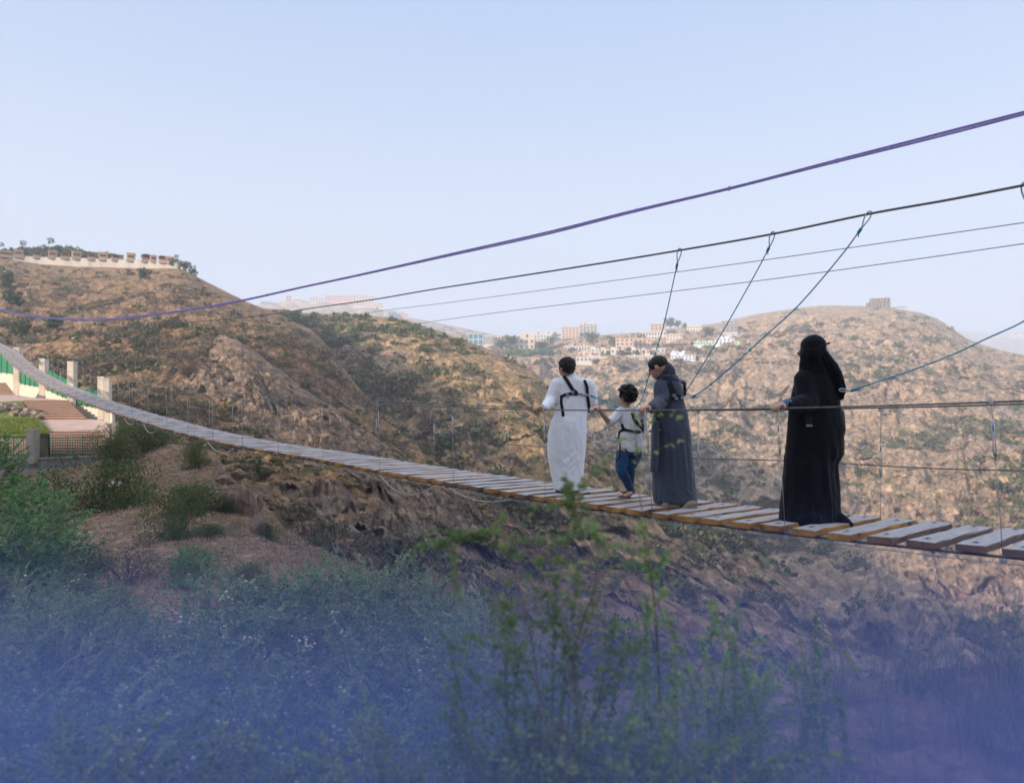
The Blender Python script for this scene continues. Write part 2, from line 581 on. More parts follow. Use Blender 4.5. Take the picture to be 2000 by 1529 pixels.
def shrub_proto(size, K, q, seed, mat, flat=.85, stems=5, lumps=6):
    """foliage made of several leafy lumps on bent stems: (foliage mesh, stem mesh)"""
    r = np.random.RandomState(seed)
    cs = r.normal(size=(lumps, 3)) * np.array([.36, .36, .20]) * size + np.array([0, 0, .34 * size])
    cs[:, 2] = np.clip(np.abs(cs[:, 2]), .08 * size, .62 * size)
    V, Q, t = [], [], []
    for i, c in enumerate(cs):
        v, qd, tt = tufts(c[None] - np.array([[0, 0, .12 * size]]), np.array([size * r.uniform(.34, .56)]), K // lumps, q, seed * 31 + i, 1.0, full=True)
        Q.append(qd + sum(len(x) for x in V))
        V.append(v)
        t.append(tt * .6 + r.uniform(0, .25))
    me = npmesh('foliage', np.concatenate(V), np.concatenate(Q), np.concatenate(t))
    me.materials.append(mat)
    mb = MB()
    for i in range(stems):
        c = cs[i % lumps]
        mid = c * .5 + r.normal(size=3) * .07 * size
        mb.tube(smoothline([np.array([0, 0, -.12 * size]), mid, c], 4), np.linspace(.035 * size, .012 * size, 9), 5)
    ms = bpy.data.meshes.new('stem')
    ms.from_pydata(mb.v, [], mb.f)
    ms.materials.append(M['bark'])
    return me, ms


def put_shrub(protos, p, s, label, group=None, name='shrub', cat='shrub', k=None, parts=True, sz=1.0):
    me, ms = protos[k if k is not None else random.randrange(len(protos))]
    if not parts:
        o = link(name, me)
        o.location, o.scale = p, (s, s, s * sz)
        o.rotation_euler = (0, 0, random.uniform(0, 6.28))
        return tag(o, label, cat, group)
    e = empty(name, p, random.uniform(0, 6.28))
    e.scale = (s, s, s * sz)
    tag(e, label, cat, group)
    link('foliage', me, None, e)
    link('stem', ms, None, e)
    return e


# distant ridge, far hotel hill, town plateau with the gorge wall, middle spur, left hill and its inner rib
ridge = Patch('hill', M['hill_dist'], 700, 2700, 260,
              [[(700, 800, 1900), (2700, 800, 1900)],
               [(700, 668, 2700), (1700, 660, 2700), (1800, 650, 2700), (1880, 647, 2700), (1930, 652, 2700), (2000, 649, 2700), (2300, 640, 2700), (2700, 660, 2700)]],
              [40], gul=(.05, .06, 1.2, .2), rough=(20, 200), fine=(6, 60), back=(500, 250), seed=2, blur=2)
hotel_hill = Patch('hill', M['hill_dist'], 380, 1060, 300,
                   [[(380, 760, 1000), (1060, 760, 1000)],
                    [(380, 615, 1500), (470, 604, 1500), (505, 594, 1500), (560, 589, 1500), (620, 588, 1500), (690, 596, 1480), (740, 600, 1470), (752, 608, 1460), (790, 619, 1450),
                     (830, 626, 1440), (900, 640, 1430), (1000, 662, 1420), (1060, 680, 1400)]],
                   [60], gul=(.03, .12, 1.2, .3), rough=(5, 70), fine=(2, 20), back=(300, 120), crest_rough=.1, seed=4, blur=2)
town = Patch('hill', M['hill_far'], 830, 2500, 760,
             [[(830, 900, 420), (1000, 950, 350), (1200, 1100, 260), (1400, 1280, 190), (1600, 1440, 150), (1800, 1500, 130), (2000, 1500, 120), (2500, 1500, 115)],
              [(830, 800, 560), (1000, 800, 520), (1200, 850, 440), (1400, 900, 380), (1600, 930, 330), (1800, 950, 300), (2000, 960, 280), (2500, 970, 270)],
              [(830, 706, 650), (1000, 703, 625), (1120, 708, 605), (1200, 709, 595), (1400, 710, 565), (1500, 704, 548), (1600, 700, 530), (1750, 705, 515), (1900, 742, 495), (2000, 775, 480), (2500, 810, 460)],
              [(830, 648, 970), (905, 655, 950), (1000, 657, 930), (1080, 661, 905), (1120, 658, 890), (1165, 656, 880), (1200, 653, 870), (1260, 649, 860), (1300, 643, 850), (1350, 638, 845),
               (1400, 632, 840), (1440, 622, 830), (1480, 614, 820), (1520, 607, 810), (1560, 601, 800), (1600, 598, 790), (1640, 597, 780), (1700, 599, 760), (1750, 603, 745), (1800, 612, 725),
               (1830, 623, 710), (1850, 635, 695), (1870, 649, 680), (1890, 663, 660), (1920, 675, 640), (1960, 686, 615), (2000, 694, 600), (2100, 715, 580), (2500, 740, 560)]],
             [130, 190, 130], gul=(.020, .20, 1.6, .16), rough=(9, 60), fine=(3.2, 13), back=(260, 190), crest_rough=.12, seed=11, blur=9, ribs=((48, 62, 480, .22), (24, 30, 130, -.2), (7, 10, 30, .4)))
spur = Patch('hill', M['hill_mid'], 430, 1800, 620,
             [[(430, 1000, 150), (700, 1060, 115), (900, 1180, 80), (1100, 1290, 62), (1300, 1390, 52), (1500, 1480, 46), (1800, 1600, 42)],
              [(430, 760, 250), (700, 790, 195), (900, 850, 152), (1050, 930, 124), (1200, 1050, 100), (1400, 1200, 76), (1600, 1350, 62), (1800, 1480, 54)],
              [(430, 604, 335), (480, 602, 330), (550, 605, 322), (600, 613, 315), (650, 612, 308), (700, 615, 300), (760, 621, 292), (800, 628, 285), (850, 645, 272), (880, 656, 265), (920, 671, 255),
               (960, 685, 245), (1000, 703, 235), (1040, 724, 226), (1080, 764, 212), (1110, 806, 200), (1140, 846, 188), (1200, 905, 170), (1300, 988, 145), (1400, 1026, 128), (1440, 1042, 123),
               (1500, 1085, 112), (1560, 1150, 100), (1620, 1230, 86), (1680, 1300, 76), (1800, 1440, 62)]],
             [150, 190], gul=(.032, .17, 1.4, .34), rough=(3.2, 26), fine=(1.2, 5.5), back=(70, 75), crest_rough=.15, seed=21, blur=7, ribs=((18, 38, 95, .8), (8.5, 13, 36, .6), (2.8, 5, 13, .3)))
left_hill = Patch('hill', M['hill_left'], -420, 1600, 820,
                  [[(-420, 900, 78), (-250, 900, 75), (0, 870, 74), (230, 885, 66), (340, 905, 52), (450, 985, 43), (560, 1085, 35), (700, 1170, 30), (900, 1290, 25), (1100, 1390, 23), (1400, 1480, 22), (1600, 1540, 22)],
                   [(-420, 700, 150), (-250, 700, 150), (0, 690, 140), (200, 720, 125), (340, 760, 106), (500, 805, 92), (620, 855, 80), (760, 935, 69), (900, 1040, 57), (1100, 1195, 44), (1400, 1310, 37), (1600, 1430, 32)],
                   [(-420, 488, 315), (-250, 494, 310), (0, 503, 300), (24, 507, 299), (60, 513, 298), (115, 518, 293), (150, 521, 289), (225, 522, 282), (266, 524, 276), (330, 524, 266), (350, 525, 262), (372, 533, 258),
                    (400, 549, 250), (440, 569, 238), (480, 589, 226), (525, 607, 212), (547, 615, 205), (580, 632, 195), (612, 646, 187), (640, 676, 178), (660, 701, 170), (690, 745, 155), (735, 793, 140),
                    (790, 841, 122), (840, 886, 110), (900, 933, 98), (1000, 1012, 82), (1100, 1085, 70), (1163, 1124, 62), (1250, 1154, 56), (1310, 1187, 52), (1370, 1214, 48), (1450, 1270, 44), (1600, 1380, 38)]],
                  [210, 230], gul=(.028, .14, 1.5, .5), rough=(2.4, 20), fine=(.8, 4.0), back=(75, 48), crest_rough=.12, seed=31, blur=8, ribs=((15, 34, 75, 1.0), (6.5, 12, 30, .8), (2.2, 4, 10, .4)),
                  plateau=lambda x: np.where(x < 352, 4.2, 0.0))
rib = Patch('hill', M['rib'], 330, 1120, 380,
            [[(330, 920, 50), (450, 1000, 41), (560, 1095, 33.5), (700, 1180, 29), (900, 1300, 24.5), (1120, 1400, 22.5)],
             [(330, 800, 92), (480, 800, 80), (620, 870, 66), (760, 950, 55), (900, 1050, 46), (1120, 1220, 37)],
             [(330, 700, 146), (380, 668, 136), (430, 655, 126), (470, 668, 118), (500, 690, 112), (545, 722, 105), (590, 757, 98), (640, 793, 91), (690, 826, 84), (740, 862, 77), (800, 900, 69), (860, 944, 61), (930, 1000, 53), (1000, 1068, 46), (1060, 1125, 42), (1120, 1190, 39)]],
            [120, 130], gul=(.04, .26, 1.3, .5), rough=(1.6, 11), fine=(.8, 3.0), back=(26, 22), crest_rough=.3, seed=41, blur=6, ribs=((7.0, 14, 40, 1.0), (3.8, 5, 15, .8), (1.4, 2.2, 5, .4)))
near = Patch('ground', M['ground'], -700, 2700, 720,
             [[(-700, 1900, 2.0), (2700, 1900, 2.0)],
              [(-700, 1529, 4.3), (900, 1529, 4.2), (1400, 1540, 3.9), (2700, 1529, 3.6)],
              [(-700, 1150, 9.6), (0, 1150, 9.6), (560, 1150, 9.6), (760, 1180, 8.4), (900, 1235, 7.3), (1000, 1280, 6.4), (1200, 1380, 5.3), (1400, 1430, 4.8), (1600, 1410, 4.6), (1800, 1370, 4.5), (2700, 1310, 4.3)],
              [(-700, 940, 34), (0, 942, 34), (78, 942, 33.5), (235, 905, 32), (330, 905, 27), (420, 930, 23), (500, 1000, 17.5), (560, 1065, 14.5), (700, 1130, 11), (800, 1165, 9.6), (900, 1215, 8), (1000, 1268, 6.8), (1200, 1358, 5.6), (1400, 1400, 5.1), (1600, 1375, 4.9), (1800, 1335, 4.8), (2700, 1280, 4.5)],
              [(-700, 868, 52), (0, 868, 52), (190, 862, 47), (215, 850, 43), (260, 850, 39), (330, 866, 33), (420, 882, 27), (445, 925, 23), (500, 965, 20), (560, 1036, 17), (640, 1079, 14), (720, 1114, 12), (800, 1152, 10.3), (900, 1206, 8.4), (1000, 1262, 7), (1200, 1345, 5.8), (1400, 1382, 5.3), (1600, 1352, 5.1), (1800, 1312, 5), (2000, 1290, 4.8), (2700, 1250, 4.6)]],
             [40, 90, 110, 60], gul=(.012, .25, 1.0, .3), rough=(.10, 2.6), fine=(.05, .45), back=(9, 26), crest_rough=.5, seed=51, blur=6, ribs=((.12, 2.2, 1.5, .5), (.05, .7, .5, 0)))

# unseen hill behind the viewer, added and shaped to throw shade over the bridge
gx, gy = np.linspace(-320, 320, 130), np.concatenate([np.linspace(-260, -12, 70), np.linspace(-11, 2.3, 18)])
GX, GY = np.meshgrid(gx, gy, indexing='ij')
u = np.clip((-.80 * GX - .60 * GY - 10) / 24, 0, 1)
GZ = -1.66 + 19.5 * u * u * (3 - 2 * u) * (1 + .07 * fbm(GX / 60, GY / 60, 3.0, 4)) + .35 * fbm(GX / 6, GY / 6, 1.0, 3) * np.clip(-GY / 10, 0, 1)
GZ -= np.clip((GX - 12) / 40, 0, 1) * np.clip((GY + 20) / 20, 0, 1) * 30
idx = np.arange(GX.size).reshape(GX.shape)
o = link('hill', npmesh('hill', np.stack([GX, GY, GZ], -1).reshape(-1, 3), np.stack([idx[:-1, :-1], idx[1:, :-1], idx[1:, 1:], idx[:-1, 1:]], -1).reshape(-1, 4)), M['hill_left'], None, True)
o['kind'] = 'structure'
# valley floor under everything, out to the horizon
ang = np.linspace(0, 2 * math.pi, 65)[:-1]
V = np.concatenate([[[0, 1000, -150]], np.stack([3200 * np.cos(ang), 1000 + 2600 * np.sin(ang), np.full(64, -150.0)], -1)])
o = link('terrain', npmesh('terrain', V, np.array([(0, i + 1, (i + 1) % 64 + 1) for i in range(64)])), M['hill_dist'])
o['kind'] = 'structure'


# ------------------------------------------------------------------ plants on the hills
def clump(k, seed, lo=.0, hi=.22, base=.03):
    def f(px, py, p):
        n = fbm(p[:, 0] / k, p[:, 1] / k, p[:, 2] / k + seed, 3)
        return base + np.clip((n - lo) / (hi - lo), 0, 1)
    return f


scrub('hillside_scrub', M['scrub'], left_hill.pick(4200, clump(20, 1), .10, .99, -300, 1300, seed=1), .35, 1.5, 30, .27, 1, label='low olive and brown scrub over the left hillside')
scrub('hillside_brush', M['darkbrush'], left_hill.pick(9000, clump(26, 5, -.15, .2), .02, .97, -300, 1500, seed=2), .4, 1.7, 34, .34, 2, 1.0, .16, label='bare dry brush over the left hillside')
scrub('hillside_scrub', M['scrub'], rib.pick(500, clump(9, 2), .02, .98, seed=3), .25, .9, 28, .27, 3, label='olive scrub on the rocky rib above the bridge')
scrub('hillside_brush', M['drybrush'], rib.pick(900, clump(9, 3), .0, .98, seed=4), .3, 1.1, 32, .34, 4, 1.0, .16, label='dry brush on the rocky rib above the bridge')
scrub('hillside_scrub', M['scrub'], spur.pick(2600, clump(26, 7), .04, .985, seed=5), .5, 2.6, 30, .27, 5, label='dark green scrub over the middle spur')
scrub('hillside_scrub', M['olive'], spur.pick(520, lambda px, py, p: np.clip((p[:, 1] - 225) / 40, 0, 1) * (px < 900), .78, .99, seed=6), 1.0, 2.7, 34, .27, 6, label='dense green growth along the top of the middle spur')
scrub('hillside_brush', M['drybrush'], spur.pick(1500, clump(20, 8), .0, .98, seed=7), .4, 1.6, 30, .34, 7, 1.0, .16, label='dry brush on the lower middle spur')
_lc = np.array([(600, 640), (640, 676), (660, 701), (690, 745), (735, 793), (790, 841), (840, 886), (900, 933), (1000, 1012), (1100, 1085)], float)
scrub('hillside_brush', M['darkbrush'], spur.pick(1500, lambda px, py, p: ((np.interp(px, _lc[:, 0], _lc[:, 1]) - py) < 75) * .9 * (px > 605), .0, .95, 600, 1080, seed=17), .8, 2.6, 40, .26, 17, 1.0, .3, label='dense dark brush filling the gully between the left hill and the middle spur')
scrub('hillside_scrub', M['scrub'], town.pick(3800, clump(40, 9), .03, .985, seed=8), .9, 4.6, 26, .26, 8, label='scattered olive scrub over the gorge wall and the far mountain')
scrub('hillside_scrub', M['scrub'], hotel_hill.pick(500, clump(90, 3), .3, .97, seed=9), 2, 6, 22, .3, 9, label='grey green scrub on the hazy hotel hill')

hs = [shrub_proto(1.0, 170, .17, 60 + i, M['olive']) for i in range(4)] + [shrub_proto(1.0, 170, .17, 70 + i, M['green']) for i in range(2)]
for nm, pt, n, s0, s1, t0, t1, sd, lb, gr in (
        ('left', left_hill, 70, 1.2, 2.6, .35, .97, 11, 'rounded dark green shrub on the orange left hillside', 'green shrubs on the left hillside'),
        ('spur', spur, 80, 1.4, 3.0, .15, .95, 12, 'dark green shrub on the pale middle spur', 'green shrubs on the middle spur'),
        ('wall', town, 70, 2.0, 4.4, .15, .75, 13, 'dark green shrub on the steep gorge wall', 'green shrubs on the gorge wall')):
    for p in pt.pick(n, clump(18, sd), t0, t1, -60, 1990, seed=sd):
        put_shrub(hs, p, random.uniform(s0, s1) * min(1, max(.3, p[1] / 130)), lb, gr, parts=False)


def tree_proto(h, cr, K, q, seed, mat):
    r = np.random.RandomState(seed)
    lumps = 9
    cs = np.stack([r.normal(size=lumps) * cr * .42, r.normal(size=lumps) * cr * .42, h * .58 + r.normal(size=lumps) * cr * .42], -1)
    V, Q, t = [], [], []
    for i, c in enumerate(cs):
        v, qd, tt = tufts(c[None] - np.array([[0, 0, .2 * cr]]), np.array([cr * r.uniform(.35, .62)]), K // lumps, q, seed * 17 + i, 1.0, full=True)
        Q.append(qd + sum(len(x) for x in V))
        V.append(v)
        t.append(tt * .6 + r.uniform(0, .3))
    me = npmesh('crown', np.concatenate(V), np.concatenate(Q), np.concatenate(t))
    me.materials.append(mat)
    mb = MB()
    top = np.array([r.normal() * .06 * h, r.normal() * .06 * h, h * .55])
    mb.tube(smoothline([np.array([0, 0, -.6]), top * .5 + r.normal(size=3) * .04 * h, top], 5), np.linspace(.045 * h, .018 * h, 11), 6)
    for c in cs[:5]:
        mb.tube(np.array([top * .75, (top + c) / 2, c]), [.016 * h, .012 * h, .006 * h], 5)
    ms = bpy.data.meshes.new('trunk')
    ms.from_pydata(mb.v, [], mb.f)
    ms.materials.append(M['bark'])
    return me, ms


tps = [tree_proto(5.0, 2.1, 520, .25, 80 + i, M['green']) for i in range(3)] + [tree_proto(5.0, 2.3, 520, .25, 90, M['olive'])]


def put_tree(p, s, label, group=None, k=None, name='tree'):
    me, ms = tps[k if k is not None else random.randrange(len(tps))]
    e = empty(name, p, random.uniform(0, 6.28))
    e.scale = (s, s, s)
    tag(e, label, 'tree', group)
    link('crown', me, None, e)
    link('trunk', ms, None, e)
    return e


# ------------------------------------------------------------------ houses of the town and the hilltop
_bm = {}


def paint(name, c):
    if name not in _bm:
        _bm[name] = simple(name, c, .07, .15, .9, .0)
    return _bm[name]


CREAM, WHITE, PEACH, ORANGE, PINK = (.62, .54, .45), (.60, .575, .54), (.57, .43, .34), (.61, .40, .27), (.62, .42, .38)
M['glazing'] = simple('dark_window_glass', (.10, .10, .11), .2, .5, .2, spec=.5)
M['teal_glazing'] = simple('teal_window_glass', (.03, .20, .26), .2, .5, .15, spec=.6)
M['red_tile'] = simple('orange_roof_tiles', (.58, .17, .07), .2, .4, .85)
M['grey_slab'] = simple('bare_concrete_frame', (.40, .36, .33), .12, .3, .9)
M['brown_wood'] = simple('brown_timber', (.24, .15, .10), .25, .6, .8)
_win = {}


def win_mesh(w, h, arch=False, mat='glazing'):
    k = (round(w, 2), round(h, 2), arch, mat)
    if k not in _win:
        mb = MB()
        if arch:
            pts = [(-w / 2, -h / 2), (w / 2, -h / 2)] + [(w / 2 * math.cos(a), h / 2 - w / 2 + w / 2 * math.sin(a)) for a in np.linspace(0, math.pi, 9)]
            n = len(pts)
            mb.add([(x, -.12, z) for x, z in pts] + [(x, .1, z) for x, z in pts], [tuple(range(n)), tuple(range(2 * n - 1, n - 1, -1))] + [(i, n + i, n + (i + 1) % n, (i + 1) % n) for i in range(n)])
        else:
            mb.box((0, 0, 0), (w, .24, h))
        me = bpy.data.meshes.new('window')
        me.from_pydata(mb.v, [], mb.f)
        me.materials.append(M[mat])
        _win[k] = me
    return _win[k]


def house(patch, px0, px1, pyt, pyb, label, wall, floors=2, cols=4, group=None, depth=.8, turn=0.0, arch=False, parapet=True, roof=None, name='house', cat='house',
          wmat='glazing', steps=(), cornice=True, wfrac=(.45, .5), base=None, bands=False):
    """a house whose front spans the given picture columns; steps: extra upper blocks (x0, x1, height) in shares of the front"""
    p = patch.locate((px0 + px1) / 2, pyb) if base is None else base
    k = p[1] / F
    w, h = (px1 - px0) * k, (pyb - pyt) * k
    sx0 = 0
    dz = (HY - pyb) * k - p[2]
    e = empty(name, (p[0], p[1], p[2] + dz), turn - math.atan2(p[0], p[1]))
    tag(e, label, cat, group)
    dp = w * depth
    hm = h if not steps else h * steps[0][3] if len(steps[0]) > 3 else h * .62
    mb = MB().box((0, dp / 2, hm / 2 - 3), (w, dp, hm + 6))
    for s in steps:
        a, b2, hh = s[:3]
        mb.box(((a + b2) / 2 * w - w / 2, dp / 2 + .15, (hm + h * hh) / 2), ((b2 - a) * w - .1, dp * .86, h * hh - hm))
    mb.build('wall', wall, e)
    if roof == 'tile':
        r = MB()
        ov = .4
        x, y0, y1, z0, z1 = w / 2 + ov, -ov, dp + ov, hm + .02, hm + h * .34
        r.add([(-x, y0, z0), (x, y0, z0), (x, y1, z0), (-x, y1, z0), (-x * .6, dp / 2, z1), (x * .6, dp / 2, z1)], [(0, 1, 5, 4), (1, 2, 5), (2, 3, 4, 5), (3, 0, 4), (3, 2, 1, 0)])
        r.build('roof', M['red_tile'], e)
    elif cornice:
        MB().box((0, dp / 2, hm + .16), (w + .5, dp + .5, .34)).build('roof', wall, e)
    n = 0
    fh = hm / floors
    wm = win_mesh(w / cols * wfrac[0], fh * wfrac[1], arch, wmat)
    for f in range(floors):
        for c in range(cols):
            o = link('window', wm, None, e)
            o.location = ((c + .5) / cols * w - w / 2, -.03, (f + .52) * fh)
    for s in steps:
        a, b2, hh = s[:3]
        if h * hh - hm > 1.8:
            o = link('window', wm, None, e)
            o.location = ((a + b2) / 2 * w - w / 2, dp * .07 + .13, (hm + h * hh) / 2)
    rk = np.random.RandomState(int(px0 * 7) % 9973)
    for j in range(rk.randint(1, 4)):
        bw_ = w * rk.uniform(.06, .14)
        MB().box((rk.uniform(-.4, .4) * w, dp * rk.uniform(.2, .6), (h if steps else hm) + bw_ * .3), (bw_, bw_ * 1.3, bw_ * rk.uniform(.6, 1.1))).build('roof_hut', wall, e)
    if bands:
        for f in range(1, floors):
            MB().box((0, -.35, f * fh), (w + .3, .9, .35)).build('balcony', wall, e)
    return e


cream, white, peach, orange, pink = paint('cream_wall', CREAM), paint('white_wall', WHITE), paint('peach_wall', PEACH), paint('orange_wall', ORANGE), paint('pink_wall', PINK)
beige, greyw, green_w, bluew = paint('beige_wall', (.47, .37, .28)), paint('grey_wall', (.42, .41, .42)), paint('pale_green_wall', (.50, .62, .54)), paint('blue_white_wall', (.60, .66, .74))
g = 'buildings of the town on the plateau'
house(town, 915, 944, 652, 674, 'office block with teal glass front beside white columns', white, 2, 3, g, wmat='teal_glazing', wfrac=(.8, .8), name='office_block', cat='building')
house(town, 945, 963, 655, 675, 'white block with tall narrow windows right of the teal glass front', white, 1, 5, g, wfrac=(.4, .75), name='office_block', cat='building')
house(town, 965, 984, 656, 677, 'small cream block with flat roof beyond the brown spur crest', cream, 2, 3, g, .8)
house(town, 1004, 1044, 650, 683, 'cream stepped house with a roof terrace above the green hedge', cream, 2, 4, g, steps=((.3, 1.0, 1.0, .66),), cornice=False, arch=True)
house(town, 1044, 1080, 646, 666, 'long white house with two raised roof blocks left of the peach building', white, 2, 6, g, steps=((.1, .4, .85, .6), (.6, .95, 1.0)), cornice=False)
house(town, 1081, 1097, 651, 665, 'narrow white house wedged beside the peach apartment block', white, 2, 2, g)
house(town, 1097, 1131, 639, 660, 'peach apartment block with four storeys left of the white tower', peach, 4, 5, g, name='apartment_block', cat='building')
house(town, 1133, 1167, 630, 656, 'tall white apartment tower with grey balconies and a red roof hut', white, 5, 5, g, wfrac=(.7, .5), steps=((.15, .5, 1.0, .88),), bands=True, name='apartment_block', cat='building')
house(town, 1111, 1147, 667, 677, 'low house with a bright orange tiled roof', cream, 1, 5, g, roof='tile', steps=((.3, .5, .64, .6),))
house(town, 1103, 1153, 676, 685, 'long low white hall in front of the orange tiled roof', white, 1, 9, g, .3, name='hall', cat='building')
for i in range(6):
    house(town, 1153 + i * 20, 1170 + i * 20, 677 + (i % 2) + i * .3, 690 + i * .4, 'small white villa with arched windows in the upper villa row', cream if i % 2 else white, 1, 2, 'white villas in the upper row', 1.0, arch=True, name='villa',
          steps=((.0, .5, 1.0, .72),), cornice=False)
for i in range(2):
    house(town, 1129 + i * 22, 1150 + i * 22, 685.5, 694, ['pale pink villa at the left end of the lower row', 'pale pink villa just behind the kneeling white hall roof'][i] if i == 0 else 'pale pink villa, second in the lower row', paint('pale_pink_wall', (.62, .50, .44)), 1, 2, g, arch=True, name='villa', steps=((.2, .8, 1.0, .75),), cornice=False)
house(town, 1126, 1187, 697, 707, 'long white building with dark arched windows on the plateau edge', white, 1, 8, g, .25, arch=True, name='hall', cat='building')
house(town, 1225, 1277, 694.5, 703, 'long low cream row house right of the plateau edge hall', cream, 1, 10, g, .2, arch=True)
house(town, 1203, 1238, 655, 676, 'orange fort-like house with stepped towers, left wing', peach, 2, 4, g, steps=((0, .2, 1.0, .72), (.45, .6, .95), (.8, 1.0, .92)), cornice=False, name='villa')
house(town, 1239, 1272, 660, 677, 'plain orange wing joined to the stepped fort-like house', orange, 2, 4, g, steps=((.25, .45, 1.0, .88),), cornice=False, name='villa')
house(town, 1272, 1301, 633, 650, 'square beige block on the rise behind the white complex', beige, 3, 4, g, name='apartment_block', cat='building')
house(town, 1249, 1300, 648, 665, 'wide white complex with a colonnade below the beige block', white, 2, 9, g, .4, wfrac=(.55, .6))
house(town, 1301, 1330, 653, 666, 'low pale house right of the wide white complex', cream, 2, 5, g)
house(town, 1342, 1370, 637, 648, 'pale yellow house high on the slope left of the grey block', cream, 2, 5, g)
house(town, 1408, 1438, 627, 649, 'grey and white four storey block on the mountain flank', greyw, 4, 4, g, wfrac=(.75, .5), bands=True, name='apartment_block', cat='building')
house(town, 1357, 1396, 667, 674, 'long pale green low building below the grey block', green_w, 1, 7, g, .3)
house(town, 1397, 1435, 656, 672, 'pale blue white house with stepped roof below the grey block', bluew, 2, 5, g, steps=((.2, .7, 1.0, .68),), cornice=False)
house(town, 1436, 1448, 668, 674, 'tiny pale green annex right of the stepped blue white house', green_w, 1, 2, g)
house(town, 1310, 1357, 687, 704, 'blue white terraced building at the edge of the gorge', bluew, 2, 7, g, steps=((.0, .55, 1.0, .62),), cornice=False)
house(town, 1272, 1297, 681, 690, 'small white house between the villas and the terraced building', white, 1, 3, g)
house(town, 1366, 1384, 700, 706, 'small low white shed right of the terraced building', white, 1, 3, g, name='shed', cat='shed')

g = 'hazy buildings on the distant hotel hill'
hh = hotel_hill
house(hh, 690, 730, 575, 598, 'large cream hotel with rows of windows on the hazy hill', cream, 5, 7, g, .5, steps=((.1, .35, 1.0, .9), (.35, .62, .95)), name='hotel', cat='building')
for i in range(3):
    house(hh, 634 + i * 18.5, 651.5 + i * 18.5, 577.5, 588.5, 'pink apartment house in the row of three on the hazy hill', pink, 3, 4, 'row of pink houses on the hazy hill', .7)
house(hh, 606, 633, 576, 590, 'white villa with two raised roof blocks on the hazy hill', white, 2, 5, g, steps=((.3, .7, 1.0, .62),), cornice=False)
house(hh, 560, 570, 577.5, 589, 'small orange house standing alone on the hazy hill', orange, 2, 2, g)
house(hh, 575, 592, 583.5, 590, 'low cream house between the orange house and white villa', cream, 1, 4, g)
house(hh, 510, 532, 589, 596, 'low grey house at the left end of the hazy hill', greyw, 1, 5, g)
house(hh, 731, 749, 592, 600, 'low pale house right of the large cream hotel', cream, 2, 4, g)
house(hh, 749.5, 757, 605, 617, 'slim white tower house right of the hotel', white, 3, 2, g)
house(hh, 758, 775, 607, 618, 'pale grey house left of the rosy block', greyw, 2, 3, g)
house(hh, 776, 797, 608, 620, 'rosy block at the right end of the hazy hill', pink, 2, 4, g, steps=((.2, .75, 1.0, .7),), cornice=False)


def frame_building(px0, px1, pyt, pyb):
    p = town.locate((px0 + px1) / 2, pyb)
    k = p[1] / F
    w, h = (px1 - px0) * k, (pyb - pyt) * k
    e = empty('unfinished_building', (p[0], p[1] + 2, (HY - pyb) * k), .12 - math.atan2(p[0], p[1]))
    tag(e, 'unfinished concrete frame of five open floors on the mountain top', 'building')
    dp = w * .6
    for f in range(6):
        ins = 0 if f < 4 else .16 * w
        MB().box((ins * .4, dp / 2, f * h / 5.4 - .2), (w - ins, dp, .55)).build('floor_slab', M['grey_slab'], e)
    for f in range(5):
        ins = 0 if f < 3 else .16 * w
        for c in range(7):
            for r in (0.08, .92):
                o = MB().box((-(w - ins) / 2 + ins * .4 + (c + .3) / 6.6 * (w - ins), dp * r, (f + .5) * h / 5.4), (.55, .55, h / 5.4 - .56)).build('column', M['grey_slab'], e)
    for c, f in ((1, 0), (2, 0), (4, 1), (0, 2), (3, 2), (5, 0), (2, 3)):
        MB().box((-w / 2 + (c + .8) / 6.6 * w, dp * .5, (f + .5) * h / 5.4), (w / 7, .25, h / 5.4 - .6)).build('infill_wall', M['grey_slab'], e)


frame_building(1698, 1741, 580, 601)
p = town.locate(1757, 602)
e = empty('shelter', (p[0], p[1], p[2]), -.5)
tag(e, 'low flat roofed open shelter right of the unfinished frame', 'shelter')
MB().box((0, 0, 2.2), (13, 4, .3)).build('roof', M['grey_slab'], e)
for i in range(5):
    MB().box((-6 + i * 3, 0, .9), (.4, .4, 2.2)).build('column', M['grey_slab'], e)

# hedge and trees of the town
p0 = np.array([town.locate(x, 692) for x in np.linspace(990, 1074, 60)])
V, Q, t = tufts(p0 + np.array([0, 0, .4]), np.full(60, 4.4), 70, .16, 5, 1.0)
tag(link('hedge', npmesh('hedge', V, Q, t), M['bright']), 'bright green clipped hedge below the cream stepped house', 'hedge')
for px, py, s, lb in ((979, 682, 2.3, 'olive tree left of the cream stepped house'), (998, 681, 2.6, 'dark green tree hugging the left side of the cream stepped house'), (1075, 672, 2.4, 'round tree between the white house and the villas'),
                      (1086, 663, 2.2, 'tree in front of the narrow white house'), (1158, 672, 3.4, 'broad green tree right of the orange tiled roof'), (1200, 676, 2.0, 'small tree at the left corner of the fort-like house'),
                      (1309, 640, 3.3, 'round topped tree standing on the skyline right of the beige block'), (1324, 640, 2.2, 'thin dark tree on the skyline beside the round topped tree'), (1337, 641, 1.6, 'little bush-like tree on the skyline left of the yellow house'),
                      (1056, 684, 1.8, 'young tree at the end of the clipped hedge'), (1386, 656, 2.4, 'green tree left of the stepped blue white house'), (1252, 667, 1.6, 'slim tree behind the plain orange wing')):
    put_tree(town.locate(px, py) - np.array([0, 0, .5]), s, lb, 'trees of the town')
for px in np.linspace(1160, 1268, 9):
    put_tree(town.locate(px, 693) - np.array([0, 0, .5]), random.uniform(.9, 1.35), 'small garden tree in front of the white villas', 'garden trees of the villas')

